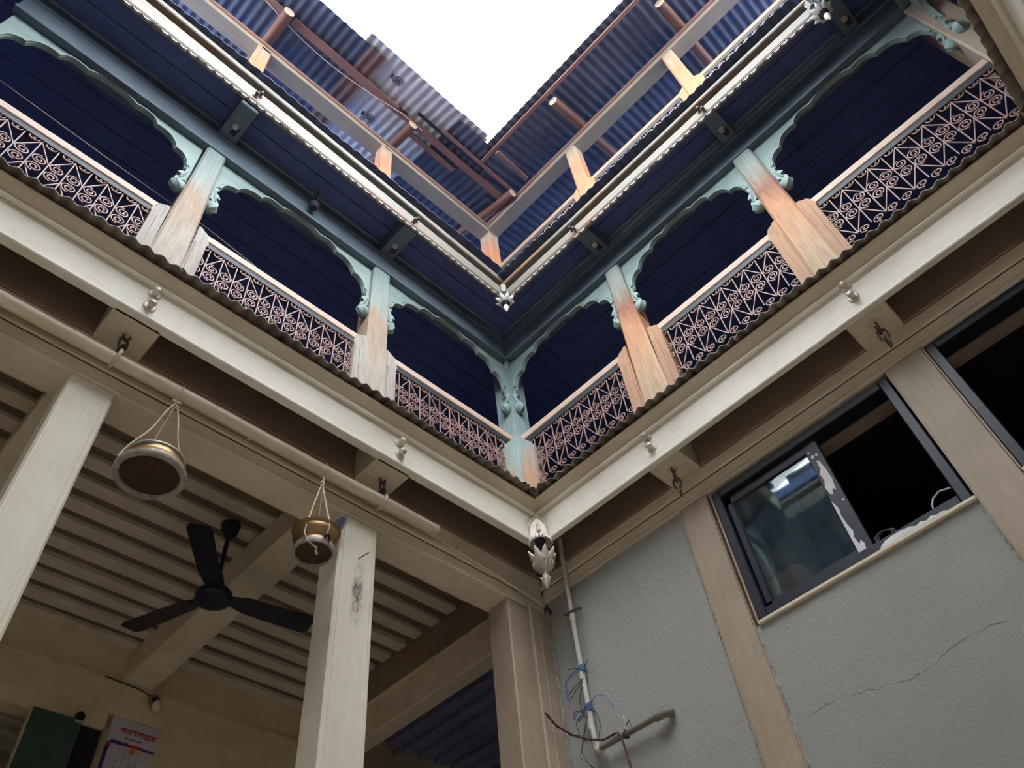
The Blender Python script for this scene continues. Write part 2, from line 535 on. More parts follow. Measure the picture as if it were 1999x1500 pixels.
def roof_sheet(w, u0, u1, d0, d1, off, pitch=0.076, amp=0.0075, clip=True):
    mb = MB()
    step = pitch / 6
    n = int((u1 - u0) / step) + 1
    us = [u0 + i * (u1 - u0) / n for i in range(n + 1)]
    corner = clip and u0 < -d0
    ds = [d0 + (d1 - d0) * k / 48 for k in range(49)] if corner else [d0, d0 + 0.35, d1 * 0.5, d1]
    nd = len(ds)
    rows = []
    for th in (0.0, 0.0025):
        for d in ds:
            row = []
            for u in us:
                row.append((w.sx * u, d, roof_z(d, off) + th + amp * sin(2 * pi * u / pitch)))
            rows.append(row)
    N = n + 1
    vs = [p for r in rows for p in r]
    fs = []
    for k in list(range(nd - 1)) + list(range(nd, 2 * nd - 1)):
        for i in range(n):
            if corner and us[i] < -ds[k % nd] - 0.05:
                continue
            fs.append((k * N + i, k * N + i + 1, (k + 1) * N + i + 1, (k + 1) * N + i))
    for i in range(n):          # eave lip
        if not corner or us[i] >= -d0 - 0.05:
            fs.append((i, i + 1, nd * N + i + 1, nd * N + i))
    return mb.add(vs, fs)

def sheet(w, u0, u1, d0, d1, off, mat, label, group='corrugated roof sheets'):
    o = member('roof_sheet', roof_sheet(w, u0, u1, d0, d1, off), mat, w, 0, 0, 0, label, 'roof sheet', group, smooth=True)
    return o
sheet(WL, 2.85, 4.2, -0.255, 2.55, 0.0, M['tin_dark'], 'sooty corrugated roof sheet at the far left of the left roof')
sheet(WL, 1.45, 2.9, -0.255, 2.55, -0.012, M['tin_dark'], 'dark corrugated roof sheet left of the shiny grey sheet')
sheet(WL, 1.36, 1.52, -0.252, 2.55, -0.022, M['tin_rust'], 'narrow rust-brown edge strip beside the shiny grey sheet')
gs = sheet(WL, 0.5, 1.585, -0.338, 2.55, 0.012, M['galv'], 'shiny grey galvanised sheet with round stamps, jutting past its neighbours')
sheet(WL, -0.33, 0.6, -0.345, 1.2, 0.016, M['galv'], 'grey galvanised sheet showing only as a bright rim at the eave corner')
sheet(WL, -2.4, 0.58, -0.285, 2.55, -0.014, M['tin_dark'], 'dark corrugated roof sheet right of the shiny grey sheet, into the corner')
sheet(WR, -2.3, 0.95, -0.25, 2.55, 0.0, M['tin_dark'], 'dark corrugated sheet of the right roof nearest the corner')
sheet(WR, 0.9, 2.0, -0.25, 2.55, 0.008, M['tin_dark'], 'dark corrugated sheet in the middle of the right roof')
sheet(WR, 1.95, 5.3, -0.25, 2.55, 0.0, M['tin_dark'], 'dark corrugated sheet at the upper right end of the right roof')
slab('roof_near', -5.8, 0.0, -5.4, YN - 0.05, 6.62, 6.66, M['tin_dark'], 'unseen flat roof over the near wing, set low to admit sky light')  # unseen roof, placed low to let more sky light in

# stamps on the shiny sheet
def stamp(u, d, r, name='printed_stamp'):
    mb = MB()
    z = lambda dd: roof_z(dd, 0.012) - 0.0115
    pts = [(-u + r * cos(a), d + r * 0.95 * sin(a), z(d + r * sin(a)) - 0.002) for a in [2 * pi * k / 20 for k in range(20)]]
    mb.tube(pts, 0.0035, 4, closed=True)
    for k in (-0.5, -0.15, 0.2, 0.5):
        mb.box(-u + k * r - 0.004, -u + k * r + 0.004, d - r * 0.45, d + r * 0.45, z(d) - 0.004, z(d) - 0.001)
    mb.box(-u - r * 1.7, -u - r * 1.2, d - r * 0.5, d + r * 0.4, z(d) - 0.004, z(d) - 0.002)
    part(name, mb, M['ink'], gs)
stamp(1.18, -0.165, 0.042)
stamp(1.14, 0.297, 0.045)

# rafters: round poles lying on the purlins
def rafter(w, u, d0, d1, r, label):
    mb = MB()
    pts = []
    for k in range(9):
        d = d0 + (d1 - d0) * k / 8
        pts.append((0.006 * sin(k * 1.9), d, roof_z(d, -0.075 - r * 0.4)))
    mb.tube(pts, r, 12)
    t = thing('rafter_pole', w, u, 0, 0, label, 'rafter', 'round rafter poles')
    part('pole', mb, M['red_wood_y'], t, smooth=True)
    z = roof_z(d0, -0.075 - r * 0.4)
    e = MB().tube([(0, d0 - 0.004, z - 0.001), (0, d0, z)], r * 0.97, 14)
    part('cut_end', e, M['endgrain'], t, label='pale cut end of the pole')
rafter(WL, 2.156, -0.02, 2.3, 0.045, 'round rafter pole above the left post of the left roof')
rafter(WL, 0.85, 0.03, 2.3, 0.042, 'dark rafter pole over the post beside the shiny grey sheet')
rafter(WL, -0.235, -0.105, 2.3, 0.042, 'rafter pole with a pale cut end at the roof corner')
rafter(WR, 0.955, -0.10, 2.3, 0.042, 'rafter pole with a pale round end on the right roof')
rafter(WR, 2.10, -0.02, 2.3, 0.042, 'rafter pole at the upper right end of the right roof')

def plank(w, u0, u1, d0, d1, off, th, mat, label, name='roof_batten'):
    uc = (u0 + u1) / 2
    x0, x1 = xr(w, u0, u1, uc)
    z0, z1 = roof_z(d0, off), roof_z(d1, off)
    mb = MB().bar(x0, x1, [(d0, z0), (d1, z1), (d1, z1 + th), (d0, z0 + th)])
    member(name, mb, mat, w, uc, 0, 0, label, 'batten', 'roof battens')
plank(WL, 0.93, 2.09, 0.0, 0.072, -0.055, 0.03, M['red_wood'], 'long red-brown batten left of the dark rafter on the left roof')
plank(WL, 2.2, 3.3, 0.0, 0.06, -0.055, 0.03, M['red_wood'], 'batten at the far left of the left roof')
plank(WL, 0.285, 0.87, 0.108, 0.16, -0.052, 0.022, M['red_wood'], 'short loose plank ending in mid-air under the left roof')
plank(WL, -0.23, 1.03, 0.0, 0.065, -0.055, 0.03, M['red_wood'], 'long red-brown batten running to the corner rafter')
plank(WL, -0.23, 0.15, -0.315, -0.272, -0.05, 0.02, M['red_wood'], 'short board at the very corner of the left eave')
plank(WL, -0.22, 0.62, -0.118, -0.085, -0.05, 0.022, M['red_wood'], 'thin pole-like batten near the eave by the corner')
plank(WL, 0.1, 0.88, -0.09, -0.06, -0.045, 0.018, M['dark_and_shade'], 'black sooty batten beside the thin pole near the eave')
plank(WR, 0.12, 2.4, -0.19, -0.155, -0.05, 0.022, M['red_wood'], 'thin batten along the eave of the right roof')
plank(WR, -1.2, 2.74, 0.9, 0.96, -0.055, 0.03, M['red_wood'], 'inner batten of the right roof behind the rafters')
# sagging wire under the left roof
wp = []
for k in range(24):
    t = k / 23
    x = -2.45 + t * 1.7
    dd = 0.02 + 0.10 * sin(pi * min(1, t * 1.15)) * (1 - 0.25 * t)
    wp.append((x, dd, roof_z(dd, -0.075)))
tag(link('sagging_wire', MB().tube(wp, 0.0035, 5).data('sagging_wire'), M['string']), 'thin pale wire sagging along the left roof battens', 'wire')

# purlins
def purlin(w, u0, u1, z0a, z1a, z0b, z1b, label, d0=0.3, dp=0.125):
    uc = (u0 + u1) / 2
    xa, xb = w.sx * (u0 - uc), w.sx * (u1 - uc)
    pa = [(d0, z0a), (d0, z1a), (d0 + dp, z1a), (d0 + dp, z0a)]
    pb = [(d0, z0b), (d0, z1b), (d0 + dp, z1b), (d0 + dp, z0b)]
    o = thing('purlin', w, uc, 0, 0, label, 'beam')
    part('timber', MB().bar(xa, xb, pa, pb), M['grey_wood'], o)
    z = (z0a + z0b) / 2
    part('edge_strip', MB().bar(xa, xb, [(d0 - 0.012, z1a - 0.045), (d0 - 0.012, z1a + 0.004), (d0 + 0.01, z1a + 0.004), (d0 + 0.01, z1a - 0.045)],
                                 [(d0 - 0.012, z1b - 0.045), (d0 - 0.012, z1b + 0.004), (d0 + 0.01, z1b + 0.004), (d0 + 0.01, z1b - 0.045)]), M['red_wood'], o)
    return o
purlin(WL, -0.43, 4.2, 8.02, 8.13, 7.97, 8.09, 'weathered grey timber carrying the left roof')
purlin(WR, -0.3, 5.3, 8.055, 8.165, 8.075, 8.185, 'weathered grey timber carrying the right roof')

# ------------------------------------------------------------------ second floor posts, rails
def wing_outline(w, h, sgn):
    """scroll-topped side board: sgn +1 board lies on +x side of the post"""
    pts = [(0, 0), (w, 0), (w, h * 0.86), (w * 1.12, h * 0.885), (w * 1.02, h * 0.915), (w * 0.86, h * 0.93), (w * 0.9, h * 0.95),
           (w * 0.72, h * 0.972), (w * 0.4, h * 0.985), (w * 0.22, h), (0, h)]
    return [(sgn * x, z) for x, z in pts] if sgn > 0 else [(sgn * x, z) for x, z in reversed(pts)]

def post(name, w, u, z0, z1, wt, wb, dp, mat, wmat, label, group, hw, ww, d=0.3):
    t = thing(name, w, u, d, z0, label, 'column', group)
    h = z1 - z0
    prof = []
    for k in range(7):
        f = k / 6
        wd_ = wb + (wt - wb) * min(1, f * 1.1)
        c = 0.012
        x0, x1 = -wd_ / 2, wd_ / 2
        prof.append([(x0 + c, 0, h * f), (x1 - c, 0, h * f), (x1, c, h * f), (x1, dp, h * f), (x0, dp, h * f), (x0, c, h * f)])
    part('shaft', MB().loft(prof), mat, t)
    for sg in (-1, 1):
        x = sg * (wb * 0.5 - 0.012)
        mb = MB().poly(wing_outline(ww, hw, sg), 0.012, 0.09)
        mb.v = [(p[0] + x, p[1], p[2]) for p in mb.v]
        mb2 = MB().poly([(sg * q[0] * 0.55 + x, q[1]) for q in ([(0.02, 0), (ww, 0), (ww, hw * 0.84), (0.02, hw * 0.84)] if sg > 0 else [(0.02, 0), (0.02, hw * 0.84), (ww, hw * 0.84), (ww, 0)])], 0.004, 0.02)
        sw = part('side_board', mb, wmat, t)
        part('raised_fillet', mb2, wmat, sw)
    return t

post('upper_post', WR, 0.762, 6.42, 8.06, 0.115, 0.12, 0.1, M['post2'], M['post2'], 'sunlit bare wood post of the top floor nearest the corner', 'top floor posts', 0.95, 0.06)
post('upper_post', WR, 1.885, 6.42, 8.07, 0.105, 0.12, 0.1, M['post2'], M['post2'], 'sunlit bare wood post of the top floor further along the right side', 'top floor posts', 0.95, 0.06)
def post_plain(w, u, label, mat, wd_=0.115):
    t = thing('upper_post', w, u, 0.3, 6.42, label, 'column', 'top floor posts')
    part('shaft', MB().box(-wd_ / 2, wd_ / 2, 0, 0.1, 0, 1.61, 0.008), mat, t)
    part('corner_strip', MB().box(-wd_ / 2 - 0.004, -wd_ / 2 + 0.03, -0.006, 0.01, 0, 1.61, 0.003), mat, t)
post_plain(WL, 2.14, 'short-looking bare post under the far left of the left roof', M['post2'])
post_plain(WL, 0.91, 'bare post of the left top floor beside the shiny roof sheet', M['post2'])
t = link('upper_post', None, loc=(0.3, 0.3, 6.42))
tag(t, 'corner post of the top floor with a pale patched foot', 'column', 'top floor posts')
part('shaft', MB().box(0, 0.125, 0, 0.125, 0, 1.62, 0.008), M['post2'], t)
part('repair_patch', MB().box(-0.012, 0.05, -0.012, 0.06, 0.0, 1.0, 0.004), M['grey_wood'], t, label='pale grey patch at the foot')

# ------------------------------------------------------------------ iron grille railings
def spiral_pts(w, h, turns=1.9, n=26, flip=1):
    pts = []
    for k in range(n + 1):
        f = k / n
        a = pi * 0.5 + turns * 2 * pi * f
        r = 1 - 0.82 * f
        pts.append((flip * r * cos(a) * w / 2, 0, r * sin(a) * h / 2))
    return pts
ME_SP = MB().strip(spiral_pts(0.074, 0.072), 0.0056, 0.007).data('scroll')
ME_SPD = MB().strip([(x, y, -z) for x, y, z in spiral_pts(0.074, 0.072)], 0.0056, 0.007).data('scroll')
ME_TOP = MB().strip([(x, y, z) for x, y, z in spiral_pts(0.066, 0.05, 1.5, 20, -1)], 0.0052, 0.007).data('scroll')
ME_BOT = MB().strip([(x, y, -z) for x, y, z in spiral_pts(0.066, 0.05, 1.5, 20)], 0.0052, 0.007).data('scroll')
def bar_me(dx, dz):
    return MB().strip([(0, 0, 0), (dx, 0, dz)], 0.0056, 0.007).data('grille_bar')
GW = 0.0795
HZ = [0.855, 0.712, 0.635, 0.485]          # node heights above the deck (4.2): top, mid, low-mid, bottom
ME_V1, ME_V2 = bar_me(0, HZ[1] - HZ[0]), bar_me(0, HZ[3] - HZ[2])
ME_LK = bar_me(0, HZ[2] - HZ[1])
ME_D1 = {s: bar_me(s * GW, HZ[1] - HZ[0]) for s in (-1, 1)}
ME_D2 = {s: bar_me(s * GW, HZ[3] - HZ[2]) for s in (-1, 1)}
ME_COL = MB().box(-0.006, 0.006, -0.008, 0.008, -0.009, 0.009).data('collar')

def railing(w, u0, u1, z, label, fine=True, zt=0.0):
    uc = (u0 + u1) / 2
    L = u1 - u0
    t = thing('railing', w, uc, 0.335, z, label, 'railing', 'scrolled iron railings')
    part('cap_rail', MB().box(-L / 2, L / 2, -0.014, 0.05, 0.898, 0.955, 0.005), M['rail'] if fine else M['rail_top'], t)
    part('rail_board', MB().box(-L / 2, L / 2, -0.008, 0.03, 0.858, 0.898), M['railboard'], t)
    part('bottom_bar', MB().box(-L / 2, L / 2, -0.006, 0.006, 0.40, 0.412), M['iron'], t)
    part('plinth_board', MB().box(-L / 2, L / 2, -0.0, 0.03, 0.0, 0.40), M['railboard'], t)
    n = max(2, int(L / GW))
    xs = [(i - n / 2) * GW for i in range(n + 1)]
    if not fine:
        mb = MB()
        for i, x in enumerate(xs):
            for a, b in ((0, 1), (2, 3)):
                mb.strip([(x, 0, HZ[a]), (x, 0, HZ[b])], 0.0056, 0.007)
            if i < n:
                xm = x + GW / 2
                for zc in (0.83, 0.69, 0.64, 0.5):
                    mb.strip([(p[0] + xm, 0, p[2] + zc) for p in spiral_pts(0.07, 0.06, 1.5, 14)], 0.006, 0.01)
        g = part('grille', mb, M['iron'], t)
        g['kind'] = 'stuff'
        return t
    for i, x in enumerate(xs):
        link('grille_bar', ME_V1, M['iron'], t, (x, 0, HZ[0]))
        link('grille_bar', ME_V2, M['iron'], t, (x, 0, HZ[2]))
        link('grille_bar', ME_LK, M['iron'], t, (x, 0, HZ[1]))
        if i % 2 == 0:
            for s in (-1, 1):
                if -L / 2 < x + s * GW < L / 2:
                    link('grille_bar', ME_D1[s], M['iron'], t, (x, 0.004, HZ[0]))
                    link('grille_bar', ME_D2[s], M['iron'], t, (x, 0.004, HZ[2]))
        if i < n:
            xm = x + GW / 2
            link('scroll', ME_TOP, M['iron'], t, (xm, 0, HZ[0] - 0.004))
            link('scroll', ME_SP, M['iron'], t, (xm, 0, HZ[1] - 0.002))
            link('scroll', ME_SPD, M['iron'], t, (xm, 0, HZ[2] + 0.002))
            link('scroll', ME_BOT, M['iron'], t, (xm, 0, HZ[3] - 0.005))
    return t

railing(WL, 2.22, 3.32, 4.2, 'railing bay at the far left of the left gallery')
railing(WL, 0.96, 2.03, 4.2, 'railing bay between the two posts of the left gallery')
railing(WL, -0.30, 0.77, 4.2, 'railing bay of the left gallery beside the corner post')
railing(WR, -0.30, 0.64, 4.2, 'railing bay of the right gallery beside the corner post')
railing(WR, 0.86, 1.74, 4.2, 'railing bay between the two posts of the right gallery')
railing(WR, 1.99, 3.03, 4.2, 'railing bay at the upper right end of the right gallery')
railing(WW, 0.05, 2.8, 4.2, 'railing of the far gallery, mirrored in the window pane', False)
railing(WW, 0.05, 2.8, 6.45, 'top floor railing of the far side, mirrored in the window pane', False)
railing(WR, -0.30, 0.70, 6.4, 'top floor railing beside the corner post on the right', False)
railing(WR, 0.82, 1.83, 6.4, 'top floor railing between the two sunlit posts', False)
railing(WR, 1.94, 3.0, 6.4, 'top floor railing at the upper right end', False)

# ------------------------------------------------------------------ tin aprons at the floor edges
def apron(w, u0, u1, dz0, z_edge, z_in, mat, label, pitch=0.062, amp=0.0105, d_in=0.29, tilt=0.0):
    mb = MB()
    n = int((u1 - u0) / (pitch / 8))
    ds = [dz0, dz0 + 0.09, d_in]
    vs = []
    ph = random.uniform(0, 6)
    for th in (0, 0.004):
        for d in ds:
            f = (d - dz0) / (d_in - dz0)
            for i in range(n + 1):
                u = u0 + (u1 - u0) * i / n
                s_ = sin(2 * pi * u / pitch + ph + 0.25 * sin(u * 7))
                irr = 0.003 * sin(u * 11 + ph) + 0.002 * sin(u * 23)
                e = d + (0.006 * sin(u * 5 + ph) if d == dz0 else 0)
                vs.append((w.sx * (u - (u0 + u1) / 2), e, z_edge + (z_in - z_edge) * f + amp * s_ + irr + th + tilt * u))
    N = n + 1
    fs = []
    for k in (0, 1, 3, 4):
        for i in range(n):
            fs.append((k * N + i, k * N + i + 1, (k + 1) * N + i + 1, (k + 1) * N + i))
    for i in range(n):
        fs.append((i, i + 1, 3 * N + i + 1, 3 * N + i))
        fs.append((2 * N + i, 2 * N + i + 1, 5 * N + i + 1, 5 * N + i))
    mb.add(vs, fs)
    return member('tin_apron', mb, mat, w, (u0 + u1) / 2, 0, 0, label, 'tin sheet', 'corrugated tin aprons', smooth=True)
apron(WL, -0.02, 1.05, -0.09, 4.132, 4.23, M['tin_edge'], 'corrugated tin apron of the left gallery by the corner post')
apron(WL, 1.03, 2.12, -0.088, 4.137, 4.235, M['tin_edge'], 'corrugated tin apron below the railing between the left posts')
apron(WL, 2.10, 3.3, -0.088, 4.132, 4.23, M['tin_edge'], 'corrugated tin apron at the far left of the left gallery')
apron(WR, -0.02, 1.4, -0.088, 4.13, 4.23, M['tin_edge'], 'corrugated tin apron of the right gallery by the corner post')
apron(WR, 1.38, 2.80, -0.088, 4.126, 4.23, M['tin_edge'], 'corrugated tin apron at the upper right of the right gallery')
apron(WN, 0.02, 2.2, -0.088, 4.13, 4.23, M['tin_edge'], 'crumpled tin apron of the near gallery in the top right corner')
apron(WW, 0.02, 2.85, -0.088, 4.132, 4.23, M['tin_edge'], 'tin apron of the far side, mirrored in the window pane')
# bent tin piece closing the inner corner
cp = MB()
cp.add([(-0.19, -0.085, 4.115), (-0.135, -0.10, 4.135), (-0.10, -0.098, 4.092), (-0.105, -0.135, 4.135), (-0.09, -0.19, 4.112),
        (-0.14, 0.16, 4.215), (-0.03, 0.14, 4.215), (0.06, 0.06, 4.205), (0.14, -0.03, 4.215), (0.16, -0.14, 4.215)],
       [(0, 1, 6, 5), (1, 2, 7, 6), (2, 3, 8, 7), (3, 4, 9, 8)])
tag(link('tin_corner_piece', cp.data('tin_corner_piece'), M['tin_edge']), 'folded scrap of tin closing the apron at the corner post', 'tin sheet')

# top floor aprons: mossy, dark
apron(WL, -0.02, 1.3, -0.05, 6.52, 6.60, M['tin_dark'], 'dark tin apron of the left top floor near the corner', 0.09, 0.008, tilt=0.03)
apron(WL, 1.25, 3.3, -0.05, 6.52, 6.60, M['tin_dark'], 'dark ragged tin apron along the left top floor', 0.09, 0.009, tilt=0.03)
apron(WR, -0.02, 1.4, -0.05, 6.425, 6.49, M['tin_dark'], 'dark tin apron of the right top floor near the corner', 0.07, 0.009)
apron(WR, 1.35, 2.72, -0.05, 6.415, 6.49, M['tin_dark'], 'dark tin apron of the right top floor at its far end', 0.07, 0.009)

# ------------------------------------------------------------------ white beams of the first floor
def white_beam(w, u0, u1, th, label):
    uc = (u0 + u1) / 2
    x0, x1 = xr(w, u0, u1, uc)
    t = thing('fascia_beam', w, uc, 0, H1, label, 'beam', 'white painted fascia beams')
    part('board', MB().bar(x0, x1, [(0, 0.02), (0, 0.245), (th, 0.245), (th, 0.0), (0.004, 0.0), (0.004, 0.018)]), M['cream'], t)
    part('bottom_bead', MB().bar(x0, x1, [(-0.004, 0.0), (-0.007, 0.006), (-0.006, 0.013), (-0.001, 0.018), (0.004, 0.018), (0.004, 0.0)]), M['cream'], t)
    part('torus_molding', MB().bar(x0, x1, [(0, 0.184), (-0.012, 0.185), (-0.02, 0.191), (-0.021, 0.2), (-0.014, 0.208), (0, 0.21)]), M['cream'], t)  # cream draws a lit fillet line, highlight put into the colour
    part('shadow_strip', MB().bar(x0, x1, [(-0.003, 0.172), (-0.006, 0.176), (-0.006, 0.184), (0, 0.184), (0, 0.172)]), M['cornice'], t)
    part('cornice', MB().bar(x0, x1, [(0, 0.2), (-0.012, 0.212), (-0.03, 0.226), (-0.048, 0.243), (-0.055, 0.252), (-0.055, 0.258), (0, 0.262)]), M['cornice'], t)
    return t
bl = white_beam(WL, 0.0, LU, 0.034, 'white fascia beam along the left side under the tin apron')
br = white_beam(WR, 0.0, RU, 0.024, 'white fascia beam along the right side under the tin apron')
bn = white_beam(WN, 0.0, NU, 0.034, 'white fascia beam of the near side in the top right corner')

white_beam(WW, 0.0, 2.87, 0.034, 'white fascia beam of the far side, mirrored in the window pane')
def bolt(parent, w, uc, u, z, r=0.02, dark=False):
    x = w.sx * (u - uc)
    mb = MB()
    rot = Matrix.Rotation(pi / 2, 4, 'X')
    prof = [(r * 1.5, 0), (r * 1.5, 0.004), (r * 1.2, 0.007), (r * 0.72, 0.008), (r * 0.72, 0.02), (r * 0.95, 0.022), (r * 0.95, 0.034), (r * 0.5, 0.04), (0, 0.041)]
    mb.lathe(prof, 10)
    mb.xf(Matrix.Translation((x, 0, z)) @ rot)
    part('bolt', mb, M['iron_dark'] if dark else M['silver'], parent, smooth=False)
for u, z in ((0.914, 0.137), (0.912, 0.07), (2.142, 0.155), (2.139, 0.07)):
    bolt(bl, WL, LU / 2, u, z, 0.017)
for u, z in ((0.766, 0.17), (0.773, 0.09), (1.886, 0.178), (1.887, 0.1)):
    bolt(br, WR, RU / 2, u, z, 0.017)

# joist ends under the white beams
def joist_end(w, u, wd_, label, z=H1, h=0.2, d0=0.02, d1=0.21, mat=None, eye=None, cat='bracket', group='projecting joist ends'):
    t = thing('joist_end', w, u, d0, z, label, cat, group)
    part('block', MB().box(-wd_ / 2, wd_ / 2, 0, d1 - d0, 0, h, 0.006), mat or M['tan'], t)
    if eye is not None:
        ring = MB().tube([(0.026 * cos(a), eye + 0.026 * sin(a), -0.002) for a in [2 * pi * k / 16 for k in range(16)]], 0.0035, 5, closed=True)
        part('eye_washer', ring, mat or M['tan'], t)
    return t
joist_end(WL, 0.917, 0.19, 'cream joist end on the left holding the pipe near its end', eye=0.1)
joist_end(WL, 2.148, 0.19, 'cream joist end on the left holding the pipe above the big hanging pan', eye=0.1)
joist_end(WR, 0.792, 0.178, 'cream joist end on the right with a rusty hanging chain', eye=0.08)
joist_end(WR, 1.878, 0.185, 'cream joist end on the right with a painted-over chain', eye=0.06)

# ------------------------------------------------------------------ main beams on the ground floor
def inner_beam(w, u0, u1, z0, d0, dp, label, strip=True):
    uc = (u0 + u1) / 2
    x0, x1 = xr(w, u0, u1, uc)
    t = thing('main_beam', w, uc, d0, z0, label, 'beam')
    h = H1 - z0
    part('timber', MB().box(x0, x1, 0, dp, 0, h, 0.005), M['tan'], t)
    if strip:
        part('molding_strip', MB().box(x0, x1, -0.012, 0.002, 0.075, 0.105, 0.004), M['tan'], t)
    part('lower_fillet', MB().box(x0, x1, -0.006, 0.002, 0.0, 0.014, 0.002), M['tan'], t)
    for z in ((0.073, 0.107, 0.016) if strip else (0.016,)):
        part('seam', MB().box(x0, x1, -0.0015, 0.001, z - 0.002, z + 0.002), M['dark_and_shade'], t)
    part('filler_board', MB().box(x0, x1, 0.012, dp, h + 0.002, h + 0.235), M['brown_fill'], t)
    part('filler_molding', MB().box(x0, x1, -0.004, 0.014, h + 0.002, h + 0.022, 0.004), M['brown_fill'], t)
    return t
inner_beam(WL, -0.2, LU, 3.63, 0.195, 0.155, 'cream main beam resting on the left ground floor columns')
inner_beam(WR, -0.19, RU, 3.70, 0.195, 0.14, 'cream main beam over the windows on the right')

# ------------------------------------------------------------------ ground floor columns
def ground_column(u, wd_, label, stain=False):
    t = thing('ground_column', WL, u, 0.195, 0.0, label, 'column', 'cream ground floor columns')
    part('shaft', MB().box(-wd_ / 2, wd_ / 2, 0, 0.14, 0, 3.63, 0.008), M['cream_z'], t)
    for sg in (-1, 1):
        part('edge_bead', MB().box(sg * (wd_ / 2 - 0.02) - 0.003, sg * (wd_ / 2 - 0.02) + 0.003, -0.004, 0.004, 0, 3.6), M['cream_z'], t)
    return t
mc = ground_column(0.962, 0.19, 'cream column in the middle with a grey stain and a nail')
ground_column(2.16, 0.165, 'cream column at the left edge beside the hanging pan')
mb = MB().tube([(0.0, -0.002, 3.42), (0.012, -0.03, 3.43), (0.03, -0.034, 3.45)], 0.0025, 5)
part('nail', mb, M['iron_dark'], mc)
def smudge_patch():
    t = NT('grey_rub_mark')
    nz = t.noise(t.mapping((22, 22, 7)), 2.2, 10, 0.85)
    sx = t.n('ShaderNodeSeparateXYZ')
    t.l(t.tc.outputs['Generated'], sx.inputs[0])
    tr = t.n('ShaderNodeBsdfTransparent')
    mx = t.n('ShaderNodeMixShader')
    # fade toward the edges of the rub mark
    gx = t.ramp(sx.outputs['X'], [(0.1, BW0), (0.5, BW1), (0.9, BW0)])
    gz = t.ramp(sx.outputs['Z'], [(0.02, BW0), (0.5, BW1), (0.98, BW0)])
    mm = t.mix(1.0, gx, gz, 'MULTIPLY')
    th = t.ramp(nz, [(0.45, BW0), (0.6, BW1)])
    fac = t.mix(1.0, mm, th, 'MULTIPLY')
    t.out(rgb(122, 116, 114), 0.9)
    t.l(fac, mx.inputs[0])
    t.l(tr.outputs[0], mx.inputs[1])
    t.l(t.b.outputs[0], mx.inputs[2])
    out = [n for n in t.t.nodes if n.type == 'OUTPUT_MATERIAL'][0]
    t.l(mx.outputs[0], out.inputs['Surface'])
    return t.m
part('stain', MB().box(-0.03, 0.05, -0.0015, -0.0005, 3.08, 3.42), smudge_patch(), mc, label='grey rub mark')

# corner pier: two stepped faces
t = link('corner_pier', None, loc=(0.0, 0.195, 0.0))
tag(t, 'cream stepped pier in the ground floor corner under the pendant', 'column', 'cream ground floor columns')
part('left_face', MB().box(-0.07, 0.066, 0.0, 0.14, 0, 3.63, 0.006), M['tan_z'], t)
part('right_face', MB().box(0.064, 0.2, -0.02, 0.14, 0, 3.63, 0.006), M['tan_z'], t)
part('center_bead', MB().box(0.118, 0.126, -0.026, -0.015, 0, 3.62, 0.002), M['tan_z'], t)
part('mortar_edge', MB().box(0.192, 0.203, -0.034, -0.012, 0, 3.66, 0.003), M['mortar'], t, label='ragged mortar edge against the wall')

# ------------------------------------------------------------------ right wall: panels, pilasters, windows
def wall_panel(u0, u1, z0, z1, name):
    o = link(name, MB().box(0, 0.1, -(u1), -(u0), z0, z1).data(name), M['wallgrey'], None, (0.203, 0, 0))
    tag(o, kind='structure')
    return o
wp1 = wall_panel(-0.17, 0.705, 0.0, 3.70, 'wall_right')
wall_panel(0.855, 1.795, 0.0, 2.99, 'wall_right_middle')
wall_panel(1.955, 3.6, 0.0, 2.99, 'wall_right_end')
rc = random.Random(11)
ck = []
for k in range(40):
    f = k / 39
    ck.append((0.0, -(0.90 + 0.75 * f), 2.585 - 0.02 * f + 0.02 * sin(f * 9) + rc.uniform(-0.006, 0.006)))
part('hairline_crack', MB().tube(ck, 0.001, 4, rs=[0.0004 + 0.0009 * abs(sin(k * 0.37)) for k in range(40)]), M['brown_fill'], bpy.data.objects['wall_right_middle'])
def pilaster(u, wd_, label):
    t = thing('pilaster', WR, u, 0.19, 0.0, label, 'column', 'cream wall pilasters')
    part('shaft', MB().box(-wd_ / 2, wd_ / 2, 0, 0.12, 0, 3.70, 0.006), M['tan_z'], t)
    for sg in (-1, 1):
        part('edge_bead', MB().box(sg * (wd_ / 2 - 0.006) - 0.003, sg * (wd_ / 2 - 0.006) + 0.003, -0.004, 0.004, 0, 3.69), M['tan_z'], t)
        prof = []
        n = 46
        top = 3.68 if (sg < 0 and u < 1) else 2.94
        for k in range(n + 1):
            z = top * k / n
            wv = 0.007 + 0.005 * random.random()
            a = sg * (wd_ / 2)
            b = sg * (wd_ / 2 + wv)
            prof.append([(a, 0.004, z), (b, 0.012, z), (b, 0.03, z), (a, 0.03, z)])
        part('mortar_edge', MB().loft(prof), M['mortar'], t)
    return t
pilaster(0.782, 0.152, 'cream pilaster left of the sliding window')
pilaster(1.875, 0.165, 'cream pilaster between the two windows')

